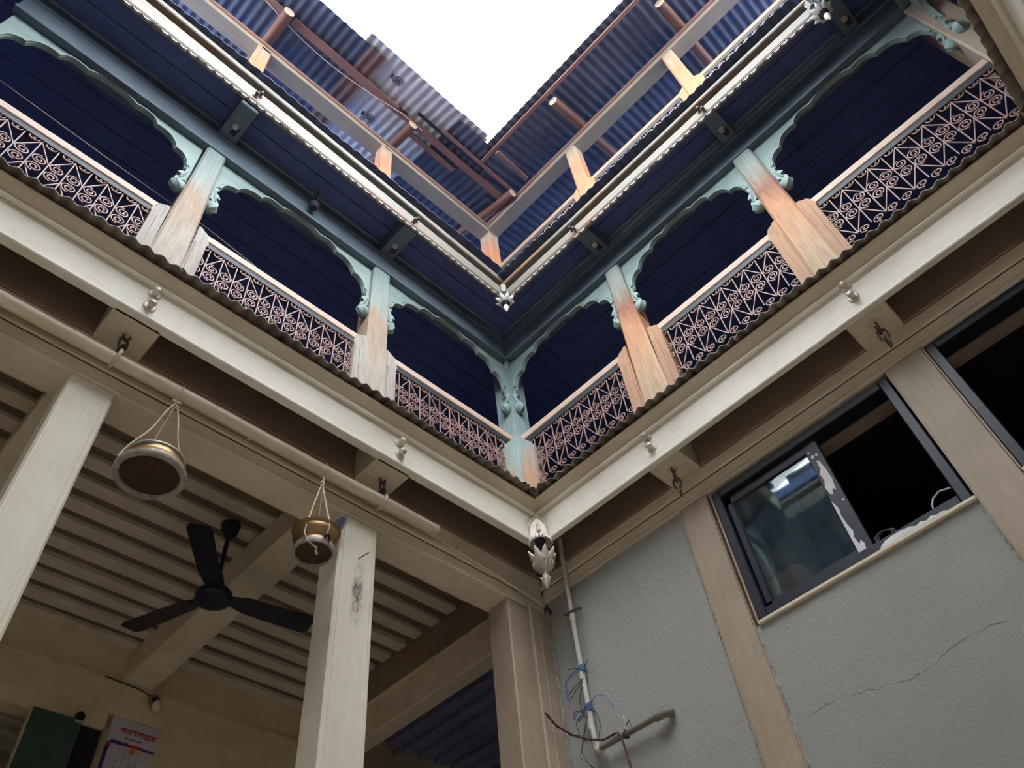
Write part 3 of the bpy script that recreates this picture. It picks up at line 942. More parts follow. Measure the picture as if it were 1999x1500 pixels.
def window(name, u0, u1, z0, z1, sash, label):
    uc = (u0 + u1) / 2
    W = u1 - u0
    t = link(name, None, loc=WR.p(uc, 0.2, z0), rot=(0, 0, WR.rot))
    tag(t, label, kind='structure')
    H = z1 - z0
    fr = 0.04
    for nm, b in (('frame_jamb', (-W / 2, -W / 2 + fr, 0, H)), ('frame_jamb', (W / 2 - fr, W / 2, 0, H)),
                  ('frame_head', (-W / 2 + fr, W / 2 - fr, H - fr, H)), ('frame_foot', (-W / 2 + fr, W / 2 - fr, 0, fr))):
        part(nm, MB().box(b[0], b[1], 0.0, 0.09, b[2], b[3], 0.004), M['navy'], t)
    part('track', MB().box(-W / 2 + fr, W / 2 - fr, 0.035, 0.045, fr, fr + 0.012), M['navy'], t)
    part('window_sill', MB().box(-W / 2 - 0.005, W / 2 + 0.01, -0.012, 0.06, -0.018, -0.002, 0.003), M['tan'], t)
    part('trim_strip', MB().box(-W / 2 - 0.008, -W / 2, -0.008, 0.02, 0, H, 0.002), M['tan_z'], t)
    part('lintel_board', MB().box(-W / 2, W / 2, 0.10, 0.16, H - 0.05, H + 0.06), M['brown_fill'], t)
    if sash:
        s0, s1 = -W / 2 + fr + 0.004, -W / 2 + 0.525
        sw = 0.052
        s = part('sash', MB().box(s1 - sw - 0.012, s1, 0.022, 0.05, fr, H - fr, 0.003), M['navy'], t)
        part('sash_rail', MB().box(s0, s1 - sw, 0.024, 0.048, fr + 0.002, fr + 0.03, 0.003), M['navy'], s)
        part('sash_rail', MB().box(s0, s1 - sw, 0.024, 0.048, H - fr - 0.05, H - fr, 0.003), M['navy'], s)
        part('sash_stile', MB().box(s0, s0 + 0.03, 0.024, 0.048, fr, H - fr, 0.003), M['navy'], s)
        part('pane', MB().box(s0 + 0.03, s1 - sw, 0.034, 0.038, fr + 0.03, H - fr - 0.05), M['glass'], t, label='dusty glass pane')
        # flaked paint: irregular pale islands along the stile
        pts_l = [(0.0, 0.0), (0.03, 0.0), (0.036, 0.03), (0.028, 0.05), (0.018, 0.035), (0.012, 0.075), (0.02, 0.1), (0.012, 0.14),
                 (0.008, 0.19), (0.014, 0.22), (0.006, 0.25), (0.0, 0.27)]
        x0 = s1 - sw - 0.01
        part('flaked_paint', MB().poly([(x0 + a, fr + 0.005 + b) for a, b in pts_l], 0.0205, 0.0225), M['peel'], t, label='white patch of flaked paint')
        pts2 = [(0.01, 0.30), (0.022, 0.29), (0.03, 0.32), (0.04, 0.30), (0.048, 0.36), (0.044, 0.42), (0.036, 0.47), (0.026, 0.48), (0.024, 0.43),
                (0.012, 0.41), (0.016, 0.37), (0.004, 0.34)]
        part('flaked_paint', MB().poly([(x0 + a, fr + 0.005 + b) for a, b in pts2], 0.0205, 0.0225), M['peel'], t, label='white patch of flaked paint')
        for a, b, r in ((0.02, 0.51, 0.008), (0.045, 0.25, 0.005), (0.038, 0.51, 0.006), (0.012, 0.54, 0.005)):
            part('flaked_paint', MB().poly([(x0 + a + r * cos(q), fr + b + r * 1.3 * sin(q)) for q in [2 * pi * k / 7 for k in range(7)]], 0.0205, 0.0225), M['peel'], t)
    # chipped foot of the frame
    pz = [(0.28, 0.0), (0.55, 0.0), (0.53, 0.008), (0.51, 0.006), (0.49, 0.014), (0.47, 0.007), (0.45, 0.016), (0.43, 0.009), (0.41, 0.02), (0.375, 0.024), (0.34, 0.024), (0.31, 0.02), (0.29, 0.01)]
    if sash:
        part('flaked_paint', MB().poly([(a - 0.19, b + 0.004) for a, b in pz], -0.0015, 0.0005), M['peel'], t, label='white patch of flaked paint')
    return t
window('window_1', 0.88, 1.785, 3.005, 3.682, True, 'navy sliding window with one dusty pane and flaking white paint')
window('window_2', 1.966, 2.87, 3.005, 3.695, False, 'navy window frame standing open at the right edge')

# added partition and black surfaces keep the room behind the windows dark
slab('wall_light_block', 0.33, 2.4, 0.22, 0.28, 0.0, 4.09, M['black'], 'added partition shutting light out of the window room')
slab('ceiling_added_dark', 0.345, 2.4, -5.2, 0.22, 3.72, 3.78, M['black'], 'added black ceiling that darkens the room behind the windows')
slab('wall_added_dark', 1.9, 1.95, -5.2, 0.22, 0.0, 3.72, M['black'], 'added black back wall that darkens the room behind the windows')
# board and cloth seen through the pane
t = thing('leaning_board', WR, 1.03, 0.27, 2.72, 'tan round-topped board behind the dusty pane', 'board')
part('panel', MB().poly([(-0.09, 0), (0.09, 0), (0.09, 0.42), (0.075, 0.46), (0.04, 0.478), (-0.04, 0.478), (-0.075, 0.46), (-0.09, 0.42)], 0, 0.02), M['chair'], t)
part('support_batten', MB().box(-0.02, 0.02, 0.02, 0.045, 0, 0.4), M['chair'], t)
cl = []
for k in range(41):
    x = -0.26 + 0.52 * k / 40
    cl.append((x, 0.02 * sin(k * 0.9)))
mbc = MB()
vs = [(x, y, z) for z in (0.0, 0.95) for x, y in cl] + [(x, y + 0.004, z) for z in (0.0, 0.95) for x, y in cl]
n = 41
fs = []
for b in (0, 2 * n):
    for i in range(n - 1):
        fs.append((b + i, b + i + 1, b + n + i + 1, b + n + i))
mbc.add(vs, fs)
member('curtain', mbc, M['curtain'], WR, 1.12, 0.335, 2.75, 'dusty teal cloth hanging behind the glass pane', 'curtain', smooth=True)
# loose wire and coil on the sill
t = thing('loose_wire', WR, 1.70, 0.23, 3.05, 'pale wire bent over the open window sill', 'wire')
part('strand', MB().tube([(0.04, 0.0, 0.05), (0.0, -0.01, 0.055), (-0.03, -0.012, 0.04), (-0.045, -0.015, 0.015), (-0.05, -0.015, -0.01)], 0.0035, 6), M['pvc'], t)
mb = MB()
for j in range(3):
    mb.tube([(0.035 * cos(a) + 0.004 * j, 0.012 * j, 0.018 * sin(a) + 0.006 * j) for a in [2 * pi * k / 18 for k in range(18)]], 0.003, 5, closed=True)
tag(link('wire_coil', mb.data('wire_coil'), M['black_wire'], None, WR.p(1.45, 0.235, 3.075), (0, 0, WR.rot)), 'small grey coil of wire lying in the open window', 'wire')

# ------------------------------------------------------------------ left gallery on the ground floor
c = link('ceiling_left_ground', None, loc=(0, 0, 4.05))
tag(c, 'ceiling of the left ground gallery with close cream joists', kind='structure')
me = MB().box(-3.8, 2.15, -0.041, 0.041, 0, 0.075, 0.004).data('joist')
y = 0.43
while y < 2.28:
    link('joist', me, M['joist'], c, (-1.95, y, random.uniform(-0.004, 0.004)))
    y += 0.152
part('boarding', MB().box(-5.75, 0.2, 0.35, 2.4, 0.028, 0.035), M['ceilboard'], c)

def cross_beam(x0, x1, label):
    t = link('cross_beam', None, loc=((x0 + x1) / 2, 0.34, H1))
    tag(t, label, 'beam', 'cross beams of the left gallery')
    w_ = x1 - x0
    part('timber', MB().box(-w_ / 2, w_ / 2, 0, 1.97, 0, 0.195, 0.006), M['tan'], t)
    for sg in (-1, 1):
        part('edge_strip', MB().box(sg * w_ / 2 - 0.006, sg * w_ / 2 + 0.006, 0, 1.97, 0.004, 0.014, 0.002), M['tan'], t)
cross_beam(-1.035, -0.865, 'cross beam running back over the ceiling fan')
cross_beam(-2.24, -2.07, 'cross beam at the far left behind the column')
t = link('corner_beam', None, loc=(0.2, 0.34, 3.63))
tag(t, 'brown beam between the two ground galleries behind the corner pier', 'beam')
part('lower_timber', MB().box(0.0, 0.11, 0, 1.97, 0, 0.2, 0.006), M['tan'], t)
part('ledge', MB().box(-0.012, 0.02, 0, 1.97, 0.196, 0.212, 0.003), M['tan'], t)
part('upper_board', MB().box(0.012, 0.10, 0, 1.97, 0.21, 0.46), M['brown_fill'], t)
c = link('ceiling_right_ground', None, loc=(0, 0, 4.03))
tag(c, 'dark ceiling of the right ground gallery with blue-grey joists', kind='structure')
me = MB().box(-0.045, 0.045, 0.3, 2.4, 0, 0.06, 0.004).data('joist')
x = 0.42
while x < 2.4:
    link('joist', me, M['joist_blue'], c, (x, 0, 0))
    x += 0.15
part('boarding', MB().box(0.32, 2.4, 0.28, 2.4, 0.045, 0.055), M['haze_blue'], c)
slab('trim_1', 0.25, 2.4, 2.28, 2.4, 3.3, 3.75, M['black'], 'dark wall plate at the back of the right gallery')

# back wall, with an opening at the left
slab('wall_back', -1.055, 2.4, 2.3, 2.4, 0.0, 4.09, M['wallcream'], 'yellowed back wall of the left ground gallery')
slab('wall_back_over_door', -5.75, -1.055, 2.3, 2.4, 3.575, 4.09, M['wallcream'], 'wall over the doorway in the back wall')
slab('wall_back_end', -5.75, -2.3, 2.3, 2.4, 0.0, 3.575, M['wallcream'], 'back wall left of the doorway')
slab('trim_2', -5.75, 0.2, 2.285, 2.302, 3.665, 3.84, M['wallcream'], 'proud wall plate band along the back wall')
slab('trim_3', -5.75, 0.2, 2.275, 2.302, 3.835, 3.855, M['wallcream'], 'thin ledge along the back wall')
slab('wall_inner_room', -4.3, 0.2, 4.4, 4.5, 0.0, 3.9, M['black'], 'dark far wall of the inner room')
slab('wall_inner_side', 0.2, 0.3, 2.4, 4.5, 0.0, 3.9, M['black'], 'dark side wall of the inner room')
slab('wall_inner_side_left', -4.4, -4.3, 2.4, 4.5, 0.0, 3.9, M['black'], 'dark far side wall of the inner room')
c = link('ceiling_inner_room', None, loc=(0, 0, 3.66))
tag(c, 'ceiling of the inner room beyond the doorway', kind='structure')
me = MB().box(-4.3, 0.2, -0.04, 0.04, 0, 0.06, 0.004).data('joist')
for k in range(13):
    link('joist', me, M['joist'], c, (0, 2.5 + 0.15 * k, 0))
part('boarding', MB().box(-4.3, 0.3, 2.4, 4.5, 0.05, 0.1), M['ceilboard'], c)
# doorway frame and green leaf
t = link('door_1', None, loc=(-1.0, 2.26, 0))
tag(t, 'dark green door leaf standing in the doorway at lower left', kind='structure')
part('leaf', MB().box(-0.43, -0.175, 0.0, 0.035, 0.2, 3.575, 0.004), M['green'], t)
part('leaf_edge', MB().box(-0.437, -0.43, -0.002, 0.037, 0.2, 3.575), M['wallcream'], t)
part('dark_leaf', MB().box(-0.175, -0.06, 0.02, 0.05, 0.2, 3.56, 0.004), M['black'], t)
part('frame', MB().box(-0.06, -0.03, -0.005, 0.06, 0.0, 3.575, 0.004), M['tan_z'], t)
hk = part('hinge', MB().lathe([(0.0, -0.012), (0.022, -0.01), (0.026, 0.0), (0.022, 0.012), (0, 0.014)], 12).xf(Matrix.Translation((-0.2, -0.01, 3.585)) @ Matrix.Rotation(pi / 2, 4, 'X')), M['black'], t)
part('hook', MB().box(-0.215, -0.185, -0.014, -0.006, 3.553, 3.567), M['pvc'], hk)

# calendar on its card
t = link('wall_calendar', None, loc=(-0.885, 2.28, 3.2))
tag(t, 'paper wall calendar with red title and date grid on the back wall', 'calendar')
cwd, cht = 0.275, 0.46
part('backing_card', MB().box(-0.16, 0.10, 0.012, 0.02, 0.0, cht + 0.045), M['card'], t)
sh = part('sheet', MB().box(-cwd / 2, cwd / 2, 0.004, 0.012, 0, cht), M['paper'], t)
mb = MB()
mb.box(-0.075, 0.125, 0.002, 0.0045, cht - 0.055, cht - 0.048)
random.seed(3)
x = -0.07
while x < 0.12:
    h = random.uniform(0.012, 0.026)
    mb.box(x, x + 0.005, 0.002, 0.0045, cht - 0.055 - h, cht - 0.05)
    if random.random() < 0.6:
        mb.box(x - 0.007, x + 0.004, 0.002, 0.0045, cht - 0.055 - h * 0.6, cht - 0.055 - h * 0.6 + 0.005)
    x += random.uniform(0.009, 0.016)
part('title_line', mb, M['print_red'], sh)
mb = MB()
for x0, x1 in ((-0.045, -0.02), (-0.015, 0.02), (0.025, 0.05)):
    mb.box(x0, x1, 0.002, 0.0045, cht - 0.1, cht - 0.095)
part('subtitle_line', mb, M['print_black'], sh)
part('header_bar', MB().box(-0.115, -0.02, 0.002, 0.0045, cht - 0.14, cht - 0.122), M['print_blue'], sh)
part('header_bar', MB().box(-0.02, 0.06, 0.002, 0.0045, cht - 0.14, cht - 0.124), M['print_red'], sh)
part('header_bar', MB().box(0.06, 0.13, 0.002, 0.0045, cht - 0.14, cht - 0.128), M['print_blue'], sh)
part('margin_bar', MB().box(-cwd / 2 + 0.002, -cwd / 2 + 0.02, 0.002, 0.0045, 0.0, cht - 0.16), M['print_blue'], sh)
part('margin_square', MB().box(-cwd / 2 + 0.004, -cwd / 2 + 0.028, 0.002, 0.0045, cht - 0.165, cht - 0.135), M['print_red'], sh)
part('picture_spot', MB().box(0.0, 0.025, 0.002, 0.0045, cht - 0.172, cht - 0.145), M['print_orange'], sh)
part('picture_spot', MB().box(0.005, 0.03, 0.002, 0.0045, cht - 0.262, cht - 0.24), M['print_orange'], sh)
def text(s_, size, mat, parent, loc, rot=(pi / 2, 0, 0)):
    cu = bpy.data.curves.new('date_number', 'FONT')
    cu.body = s_
    cu.size = size
    cu.align_x = 'CENTER'
    cu.materials.append(mat)
    tmp = bpy.data.objects.new('lettering', cu)
    me = bpy.data.meshes.new_from_object(tmp)
    bpy.data.objects.remove(tmp)
    bpy.data.curves.remove(cu)
    if not me.materials:
        me.materials.append(mat)
    return link('date_number', me, mat, parent, loc, rot)
for k in range(31):
    col, row = (k + 2) // 7, (k + 2) % 7
    text(str(k + 1), 0.018, M['print_red'] if row == 0 else M['print_black'], sh, (-0.095 + 0.036 * col, 0.0035, cht - 0.165 - 0.033 * row))
tx = text('Vi', 0.05, M['maroon'], t, (0.05, 0.0105, cht + 0.004))
tx.name = 'card_lettering'

# bulb holder high on the back wall
t = link('bulb_holder', None, loc=(-0.84, 2.27, 3.80))
tag(t, 'bulb holder with a clear bulb on the back wall under the cross beam', 'lamp')
part('backplate', MB().lathe([(0, 0), (0.035, 0), (0.035, 0.012), (0.0, 0.014)], 16).xf(Matrix.Rotation(pi / 2, 4, 'X')), M['card'], t)
part('socket', MB().tube([(0, -0.012, 0.0), (0, -0.04, -0.01), (0.0, -0.06, -0.03)], 0.016, 10), M['black'], t)
part('bulb', MB().lathe([(0, -0.055), (0.018, -0.05), (0.028, -0.03), (0.024, -0.008), (0.012, 0.008), (0, 0.01)], 14).xf(Matrix.Translation((0, -0.07, -0.04))), M['clear'], t, smooth=True)
part('cable', MB().tube([(-0.02, -0.004, 0.02), (-0.1, -0.006, 0.035), (-0.3, -0.006, 0.045)], 0.004, 5), M['black_wire'], t)

# ceiling fan
t = link('ceiling_fan', None, loc=(-1.185, 1.0, 3.585))
tag(t, 'dark blue ceiling fan hanging beside the cross beam', 'fan')
part('motor', MB().lathe([(0, -0.012), (0.05, -0.012), (0.078, -0.002), (0.084, 0.012), (0.082, 0.035), (0.06, 0.06), (0.03, 0.07), (0, 0.072)], 28), M['fan'], t, smooth=True)
part('down_rod', MB().tube([(0, 0, 0.07), (0, 0, 0.43)], 0.011, 10), M['fan'], t)
part('canopy', MB().lathe([(0.012, 0.36), (0.04, 0.40), (0.05, 0.45), (0.0, 0.452)], 18), M['fan'], t, smooth=True)
part('rod_cup', MB().lathe([(0.03, 0.07), (0.036, 0.09), (0.02, 0.15), (0.012, 0.16)], 16), M['fan'], t, smooth=True)
me = MB().loft([[(0.075, -0.028, 0.028), (0.075, 0.028, 0.02), (0.075, 0.028, 0.024), (0.075, -0.028, 0.032)],
                [(0.16, -0.05, 0.034), (0.16, 0.05, 0.016), (0.16, 0.05, 0.019), (0.16, -0.05, 0.037)],
                [(0.46, -0.06, 0.034), (0.46, 0.055, 0.014), (0.46, 0.055, 0.017), (0.46, -0.06, 0.037)],
                [(0.49, -0.045, 0.032), (0.49, 0.04, 0.018), (0.49, 0.04, 0.021), (0.49, -0.045, 0.035)]]).data('blade')
for a in (232, 112, -8):
    link('blade', me, M['fan'], t, (0, 0, 0), (0, 0, radians(a)))

# ------------------------------------------------------------------ hanging pipe with its chains
PY = 0.118
def pz(x):
    return 3.703 + 0.010 * (x + 2.57)
t = link('hanging_pipe', None, loc=(-1.9, PY, pz(-1.9)))
tag(t, 'long cream pipe hung on chains under the left joist ends', 'pipe')
part('tube', MB().tube([(-2.3 + 3.6 * k / 12, 0.003 * sin(k * 2.1), pz(-1.9 - 2.3 + 3.6 * k / 12) - pz(-1.9)) for k in range(13)], 0.0265, 14), M['tan'], t, smooth=True)
part('end_cap', MB().tube([(1.29, 0, pz(-0.61) - pz(-1.9)), (1.306, 0, pz(-0.6) - pz(-1.9))], 0.028, 14), M['tan'], t, smooth=True)
def chain_link_me(L, r, wd_):
    pts = []
    for k in range(20):
        a = 2 * pi * k / 20
        x = wd_ * cos(a)
        z = wd_ * sin(a) + (L / 2 - wd_) * (1 if sin(a) > 0 else -1)
        pts.append((x, 0, z))
    return MB().tube(pts, r, 6, closed=True).data('chain_link')
ME_LINK = chain_link_me(0.06, 0.0055, 0.017)
def chain(p, n, mat, label, hook=False, tilt=0.0):
    t = link('chain', None, loc=p)
    tag(t, label, 'chain')
    part('staple', MB().tube([(-0.012, 0, 0.01), (-0.012, 0, -0.018), (0, 0, -0.03), (0.012, 0, -0.018), (0.012, 0, 0.01)], 0.005, 6), mat, t)
    z = -0.05
    for k in range(n):
        o = link('chain_link', ME_LINK, mat, t, (tilt * k * 0.02, 0, z), (0, 0, radians(20 + 80 * (k % 2))))
        z -= 0.044
    if hook:
        pts = [(0.004 * sin(a), 0.036 * cos(a), -0.143 + 0.036 * sin(a)) for a in [pi * 0.75 + 2 * pi * 0.9 * k / 18 for k in range(19)]]
        part('hook_ring', MB().tube(pts, 0.0075, 8), M['silver'], t)
    return t
chain((-0.912, PY, H1), 2, M['iron_dark'], 'short chain and ring holding the pipe at its right end', True)
chain((-2.146, PY, H1), 2, M['iron_dark'], 'short chain and ring holding the pipe at its left', True)
chain((0.098, -0.79, H1), 3, M['iron_dark'], 'rusty chain hanging from the right joist end nearest the corner')
chain((0.08, -1.885, H1), 3, M['tan'], 'painted-over chain hanging from the joist end between the windows')
# thin conduit strip on the left main beam, ending in a bare wire at the corner
mb = MB().tube([(-3.6, 0.182, 3.745), (-2.0, 0.182, 3.75), (-0.62, 0.182, 3.752), (-0.2, 0.18, 3.72), (0.1, 0.17, 3.675), (0.17, 0.16, 3.655)], 0.006, 6)
t = link('cable_run', None)
tag(t, 'thin cream cable clipped along the left main beam to the corner', 'cable')
part('cable', mb, M['tan'], t)
for x in (-2.9, -2.15, -1.55, -0.95, -0.4):
    part('clip', MB().box(x - 0.007, x + 0.007, 0.172, 0.196, 3.735, 3.762), M['tan'], t)
part('bare_end', MB().tube([(0.17, 0.16, 3.655), (0.182, 0.15, 3.635), (0.185, 0.145, 3.615)], 0.008, 6), M['dark_and_shade'], t)

# ------------------------------------------------------------------ hanging pans
def string_part(t, pts, r=0.0032):
    part('string', MB().tube(pts, r, 5), M['string'], t)
bx, bz = -1.89, 3.262
t = link('hanging_pan', None, loc=(bx, 0.11, bz))
tag(t, 'wide brown pan with a pale rim hung on three strings from the pipe', 'pan', 'pans hung from the pipe')
part('base', MB().lathe([(0.0, 0.012), (0.096, 0.008), (0.099, 0.004)], 36), M['brass_base'], t, smooth=True)
rim = MB()
rings = []
for k in range(48):
    a = 2 * pi * k / 48
    pr = [(0.097, 0.006), (0.1, -0.006), (0.117, -0.006), (0.12, 0.0), (0.119, 0.012), (0.1, 0.016)]
    rings.append([(r * cos(a), r * sin(a), z) for r, z in pr])
rings.append(rings[0])
rim.loft(rings, True, False)
part('rim', rim, M['tinrim'], t, smooth=True)
part('side', MB().lathe([(0.119, 0.01), (0.113, 0.026), (0.104, 0.034), (0.099, 0.05), (0.1, 0.066), (0.096, 0.068), (0.094, 0.045), (0.0, 0.03)], 36), M['brass'], t, smooth=True)
part('upper_lip', MB().lathe([(0.098, 0.058), (0.104, 0.064), (0.103, 0.071), (0.096, 0.07)], 36), M['tinrim'], t, smooth=True)
rng = (0.0, 0.0, 0.385)
for a, sw in ((188, -0.03), (-4, 0.03), (100, 0.02)):
    a = radians(a)
    e = (0.121 * cos(a), 0.121 * sin(a), 0.004)
    pts = []
    for k in range(11):
        f = k / 10
        pts.append((e[0] * (1 - f) ** 0.92 * (1 - 0.1 * sin(pi * f)) + sw * 0.35 * sin(2.6 * pi * f) * (1 - f), e[1] * (1 - f), e[2] + (rng[2] - e[2]) * f))
    string_part(t, pts)
part('string_ring', MB().tube([(0.014 * cos(a), 0.006 * sin(a), 0.392 + 0.010 * sin(a)) for a in [2 * pi * k / 14 for k in range(14)]], 0.004, 6, closed=True), M['string'], t)
part('string_loop', MB().tube([(0.0, 0.008 + 0.03 * cos(a), 0.448 + 0.033 * sin(a)) for a in [2 * pi * k / 16 for k in range(16)]], 0.0035, 5, closed=True), M['string'], t)
part('string_tail', MB().tube([(0, 0.004, 0.39), (0.003, 0.006, 0.405), (0, 0.008, 0.416)], 0.0035, 5), M['string'], t)

bx, bz = -1.222, 3.27
t = link('hanging_bowl', None, loc=(bx, 0.112, bz))
tag(t, 'small brass bowl hung on strings in front of the middle column', 'bowl', 'pans hung from the pipe')
part('base', MB().lathe([(0.0, 0.006), (0.066, 0.003), (0.07, 0.0)], 32), M['brass_base'], t, smooth=True)
part('foot_ring', MB().lathe([(0.069, 0.004), (0.07, -0.006), (0.077, -0.006), (0.08, 0.004), (0.078, 0.016)], 32), M['tinrim'], t, smooth=True)
part('body', MB().lathe([(0.078, 0.012), (0.072, 0.03), (0.079, 0.042), (0.087, 0.062), (0.089, 0.08), (0.086, 0.091), (0.081, 0.084), (0.072, 0.04), (0.0, 0.03)], 36), M['brass'], t, smooth=True)
part('lip', MB().lathe([(0.085, 0.084), (0.093, 0.091), (0.095, 0.097), (0.087, 0.096)], 36), M['brass'], t, smooth=True)
string_part(t, [(-0.062, -0.05, -0.004), (-0.078, -0.045, 0.03), (-0.07, -0.045, 0.09), (-0.045, -0.03, 0.2), (-0.01, -0.005, 0.34), (0, 0, 0.36)])
string_part(t, [(0.0, -0.075, 0.02), (0.0, -0.09, 0.07), (0.0, -0.085, 0.1), (0.0, -0.05, 0.2), (0, -0.006, 0.34), (0, 0, 0.36)])
string_part(t, [(0.05, 0.07, 0.11), (0.02, 0.03, 0.22), (0.0, 0.0, 0.36)])
string_part(t, [(-0.062, -0.05, -0.004), (-0.04, -0.05, -0.012), (-0.025, -0.045, -0.012)], 0.0035)
part('knot', MB().tube([(-0.03, -0.045, -0.012), (-0.02, -0.05, -0.018), (-0.018, -0.044, -0.03), (-0.012, -0.046, -0.042)], 0.005, 6), M['string'], t)
part('knot', MB().tube([(-0.012, -0.08, 0.02), (0.0, -0.088, 0.03), (0.01, -0.085, 0.022), (0.012, -0.08, 0.01)], 0.0055, 6), M['dark_and_shade'], t)
part('top_knot', MB().tube([(-0.008, 0, 0.365), (0.0, 0.0, 0.38), (0.004, 0, 0.36), (0, 0, 0.40)], 0.006, 6), M['string'], t)
part('string_loop', MB().tube([(0.0, 0.006 + 0.03 * cos(a), pz(bx) - bz + 0.033 * sin(a)) for a in [2 * pi * k / 16 for k in range(16)]], 0.0035, 5, closed=True), M['string'], t)
# bright leaf-shaped plate sticking out of the bowl
t2 = link('leaf_dish', None, loc=(bx + 0.055, 0.165, bz + 0.1), rot=(radians(5), radians(26), 0))
tag(t2, 'pointed steel dish sticking up out of the brass bowl', 'dish')
out = [(0.004, 0.235), (0.016, 0.215), (0.026, 0.18), (0.028, 0.14), (0.02, 0.08), (0.008, 0.0), (-0.008, 0.0), (-0.02, 0.08), (-0.028, 0.14), (-0.024, 0.18), (-0.012, 0.215)]
part('plate', MB().poly(out, 0, 0.004), M['steel'], t2)
part('hollow', MB().poly([(a * 0.62, 0.045 + b * 0.7) for a, b in out], -0.0015, 0.001), M['ink'], t2)

# ------------------------------------------------------------------ carved pendants
def petal_me(L, W, spread, rise, n=8, nw=5):
    """pointed lotus petal leaning outwards along -y"""
    rows = []
    for i in range(n):
        f = i / (n - 1)
        wd_ = W * (sin(pi * (0.2 + 0.8 * f)) ** 0.8 if f < 1 else 0.02)
        r = L * spread * (1.25 * f - 0.25 * f * f)
        z = L * rise * (0.55 * f + 0.45 * f ** 3)
        rows.append([(wd_ * (j / (nw - 1) - 0.5) * 2, -(r - 0.5 * wd_ * (2 * abs(j / (nw - 1) - 0.5)) ** 2), z + 0.25 * wd_ * (2 * abs(j / (nw - 1) - 0.5)) ** 2) for j in range(nw)])
    vs = [p for r in rows for p in r] + [(x, y + 0.005, z + 0.003) for r in rows for x, y, z in r]
    fs = []
    for b in (0, n * nw):
        for i in range(n - 1):
            for j in range(nw - 1):
                fs.append((b + i * nw + j, b + i * nw + j + 1, b + (i + 1) * nw + j + 1, b + (i + 1) * nw + j))
    o = n * nw
    for i in range(n - 1):
        for j in (0, nw - 1):
            fs.append((i * nw + j, (i + 1) * nw + j, o + (i + 1) * nw + j, o + i * nw + j))
    for j in range(nw - 1):
        fs.append(((n - 1) * nw + j, (n - 1) * nw + j + 1, o + (n - 1) * nw + j + 1, o + (n - 1) * nw + j))
        fs.append((j, j + 1, o + j + 1, o + j))
    return MB().add(vs, fs).data('petal', True)
ME_PET = petal_me(0.09, 0.022, 0.42, 0.95)
ME_PETS = petal_me(0.045, 0.011, 0.4, 0.95)
ME_PETU = petal_me(0.075, 0.02, 0.66, 0.7)

# lower pendant
t = link('carved_pendant', None, loc=(-0.036, -0.034, 3.84), rot=(0, 0, radians(-45)))
tag(t, 'silver lotus pendant hanging at the lower inner corner', 'pendant', 'lotus pendants')
arch_ = [(-0.052, 0.0), (0.052, 0.0), (0.053, 0.09), (0.045, 0.125), (0.028, 0.15), (0.0, 0.172), (-0.028, 0.15), (-0.045, 0.125), (-0.053, 0.09)]
bp = part('backplate', MB().poly(arch_, -0.004, 0.03), M['silver'], t)
ring = []
for k in range(len(arch_) + 1):
    x, z = arch_[k % len(arch_)]
    ring.append((x * 0.9, -0.006, 0.004 + z * 0.96))
part('plate_border', MB().tube(ring[:-1], 0.006, 6, closed=True), M['silver'], bp)
part('plate_drop', MB().lathe([(0, 0.05), (0.009, 0.062), (0.011, 0.078), (0.006, 0.09), (0.009, 0.1), (0.007, 0.112), (0, 0.122)], 10, 0, -0.01), M['silver'], bp, smooth=True)
part('plate_bulge', MB().lathe([(0.0, -0.005), (0.02, 0.0), (0.026, 0.012), (0.02, 0.03), (0.0, 0.04)], 14, 0, -0.006), M['silver'], bp, smooth=True)
mb = MB()
for k in range(20):
    a = 2 * pi * k / 20
    mb.tube([(0.03 * cos(a), -0.02 + 0.03 * sin(a), 0.004), (0.05 * cos(a), -0.02 + 0.05 * sin(a), -0.006), (0.058 * cos(a), -0.02 + 0.058 * sin(a), -0.028)], 0.008, 5, rs=[0.006, 0.009, 0.004])
part('fringed_collar', mb, M['silver'], t, smooth=True)
part('neck', MB().lathe([(0.012, -0.1), (0.018, -0.08), (0.014, -0.05), (0.022, -0.03), (0.03, -0.005), (0.02, 0.004)], 16, 0, -0.02), M['dark_and_shade'], t, smooth=True)
part('lotus_cup', MB().lathe([(0.0, -0.21), (0.014, -0.205), (0.03, -0.18), (0.05, -0.15), (0.056, -0.13), (0.045, -0.118), (0.0, -0.11)], 24, 0, -0.02), M['silver'], t, smooth=True)
for k in range(8):
    a = 2 * pi * k / 8 + 0.2
    link('petal', ME_PET, M['silver'], t, (0.034 * cos(a), -0.02 + 0.034 * sin(a), -0.165), (0, 0, a + pi / 2))
fl = MB()
for k in range(16):
    a = 2 * pi * k / 16
    fl.tube([(0.012 * cos(a), -0.02 + 0.012 * sin(a), -0.206), (0.034 * cos(a), -0.02 + 0.034 * sin(a), -0.18), (0.052 * cos(a), -0.02 + 0.052 * sin(a), -0.15)], 0.006, 5, rs=[0.002, 0.006, 0.007])
part('fluting', fl, M['silver'], t, smooth=True)
part('bud_stem', MB().lathe([(0.01, -0.235), (0.012, -0.2)], 10, 0, -0.02), M['silver'], t)
part('bud', MB().lathe([(0.0, -0.3), (0.008, -0.285), (0.018, -0.26), (0.02, -0.24), (0.01, -0.228), (0, -0.226)], 14, 0, -0.02), M['silver'], t, smooth=True)
for k in range(6):
    a = 2 * pi * k / 6
    link('petal', ME_PETS, M['silver'], t, (0.009 * cos(a), -0.02 + 0.009 * sin(a), -0.272), (0, 0, a + pi / 2))

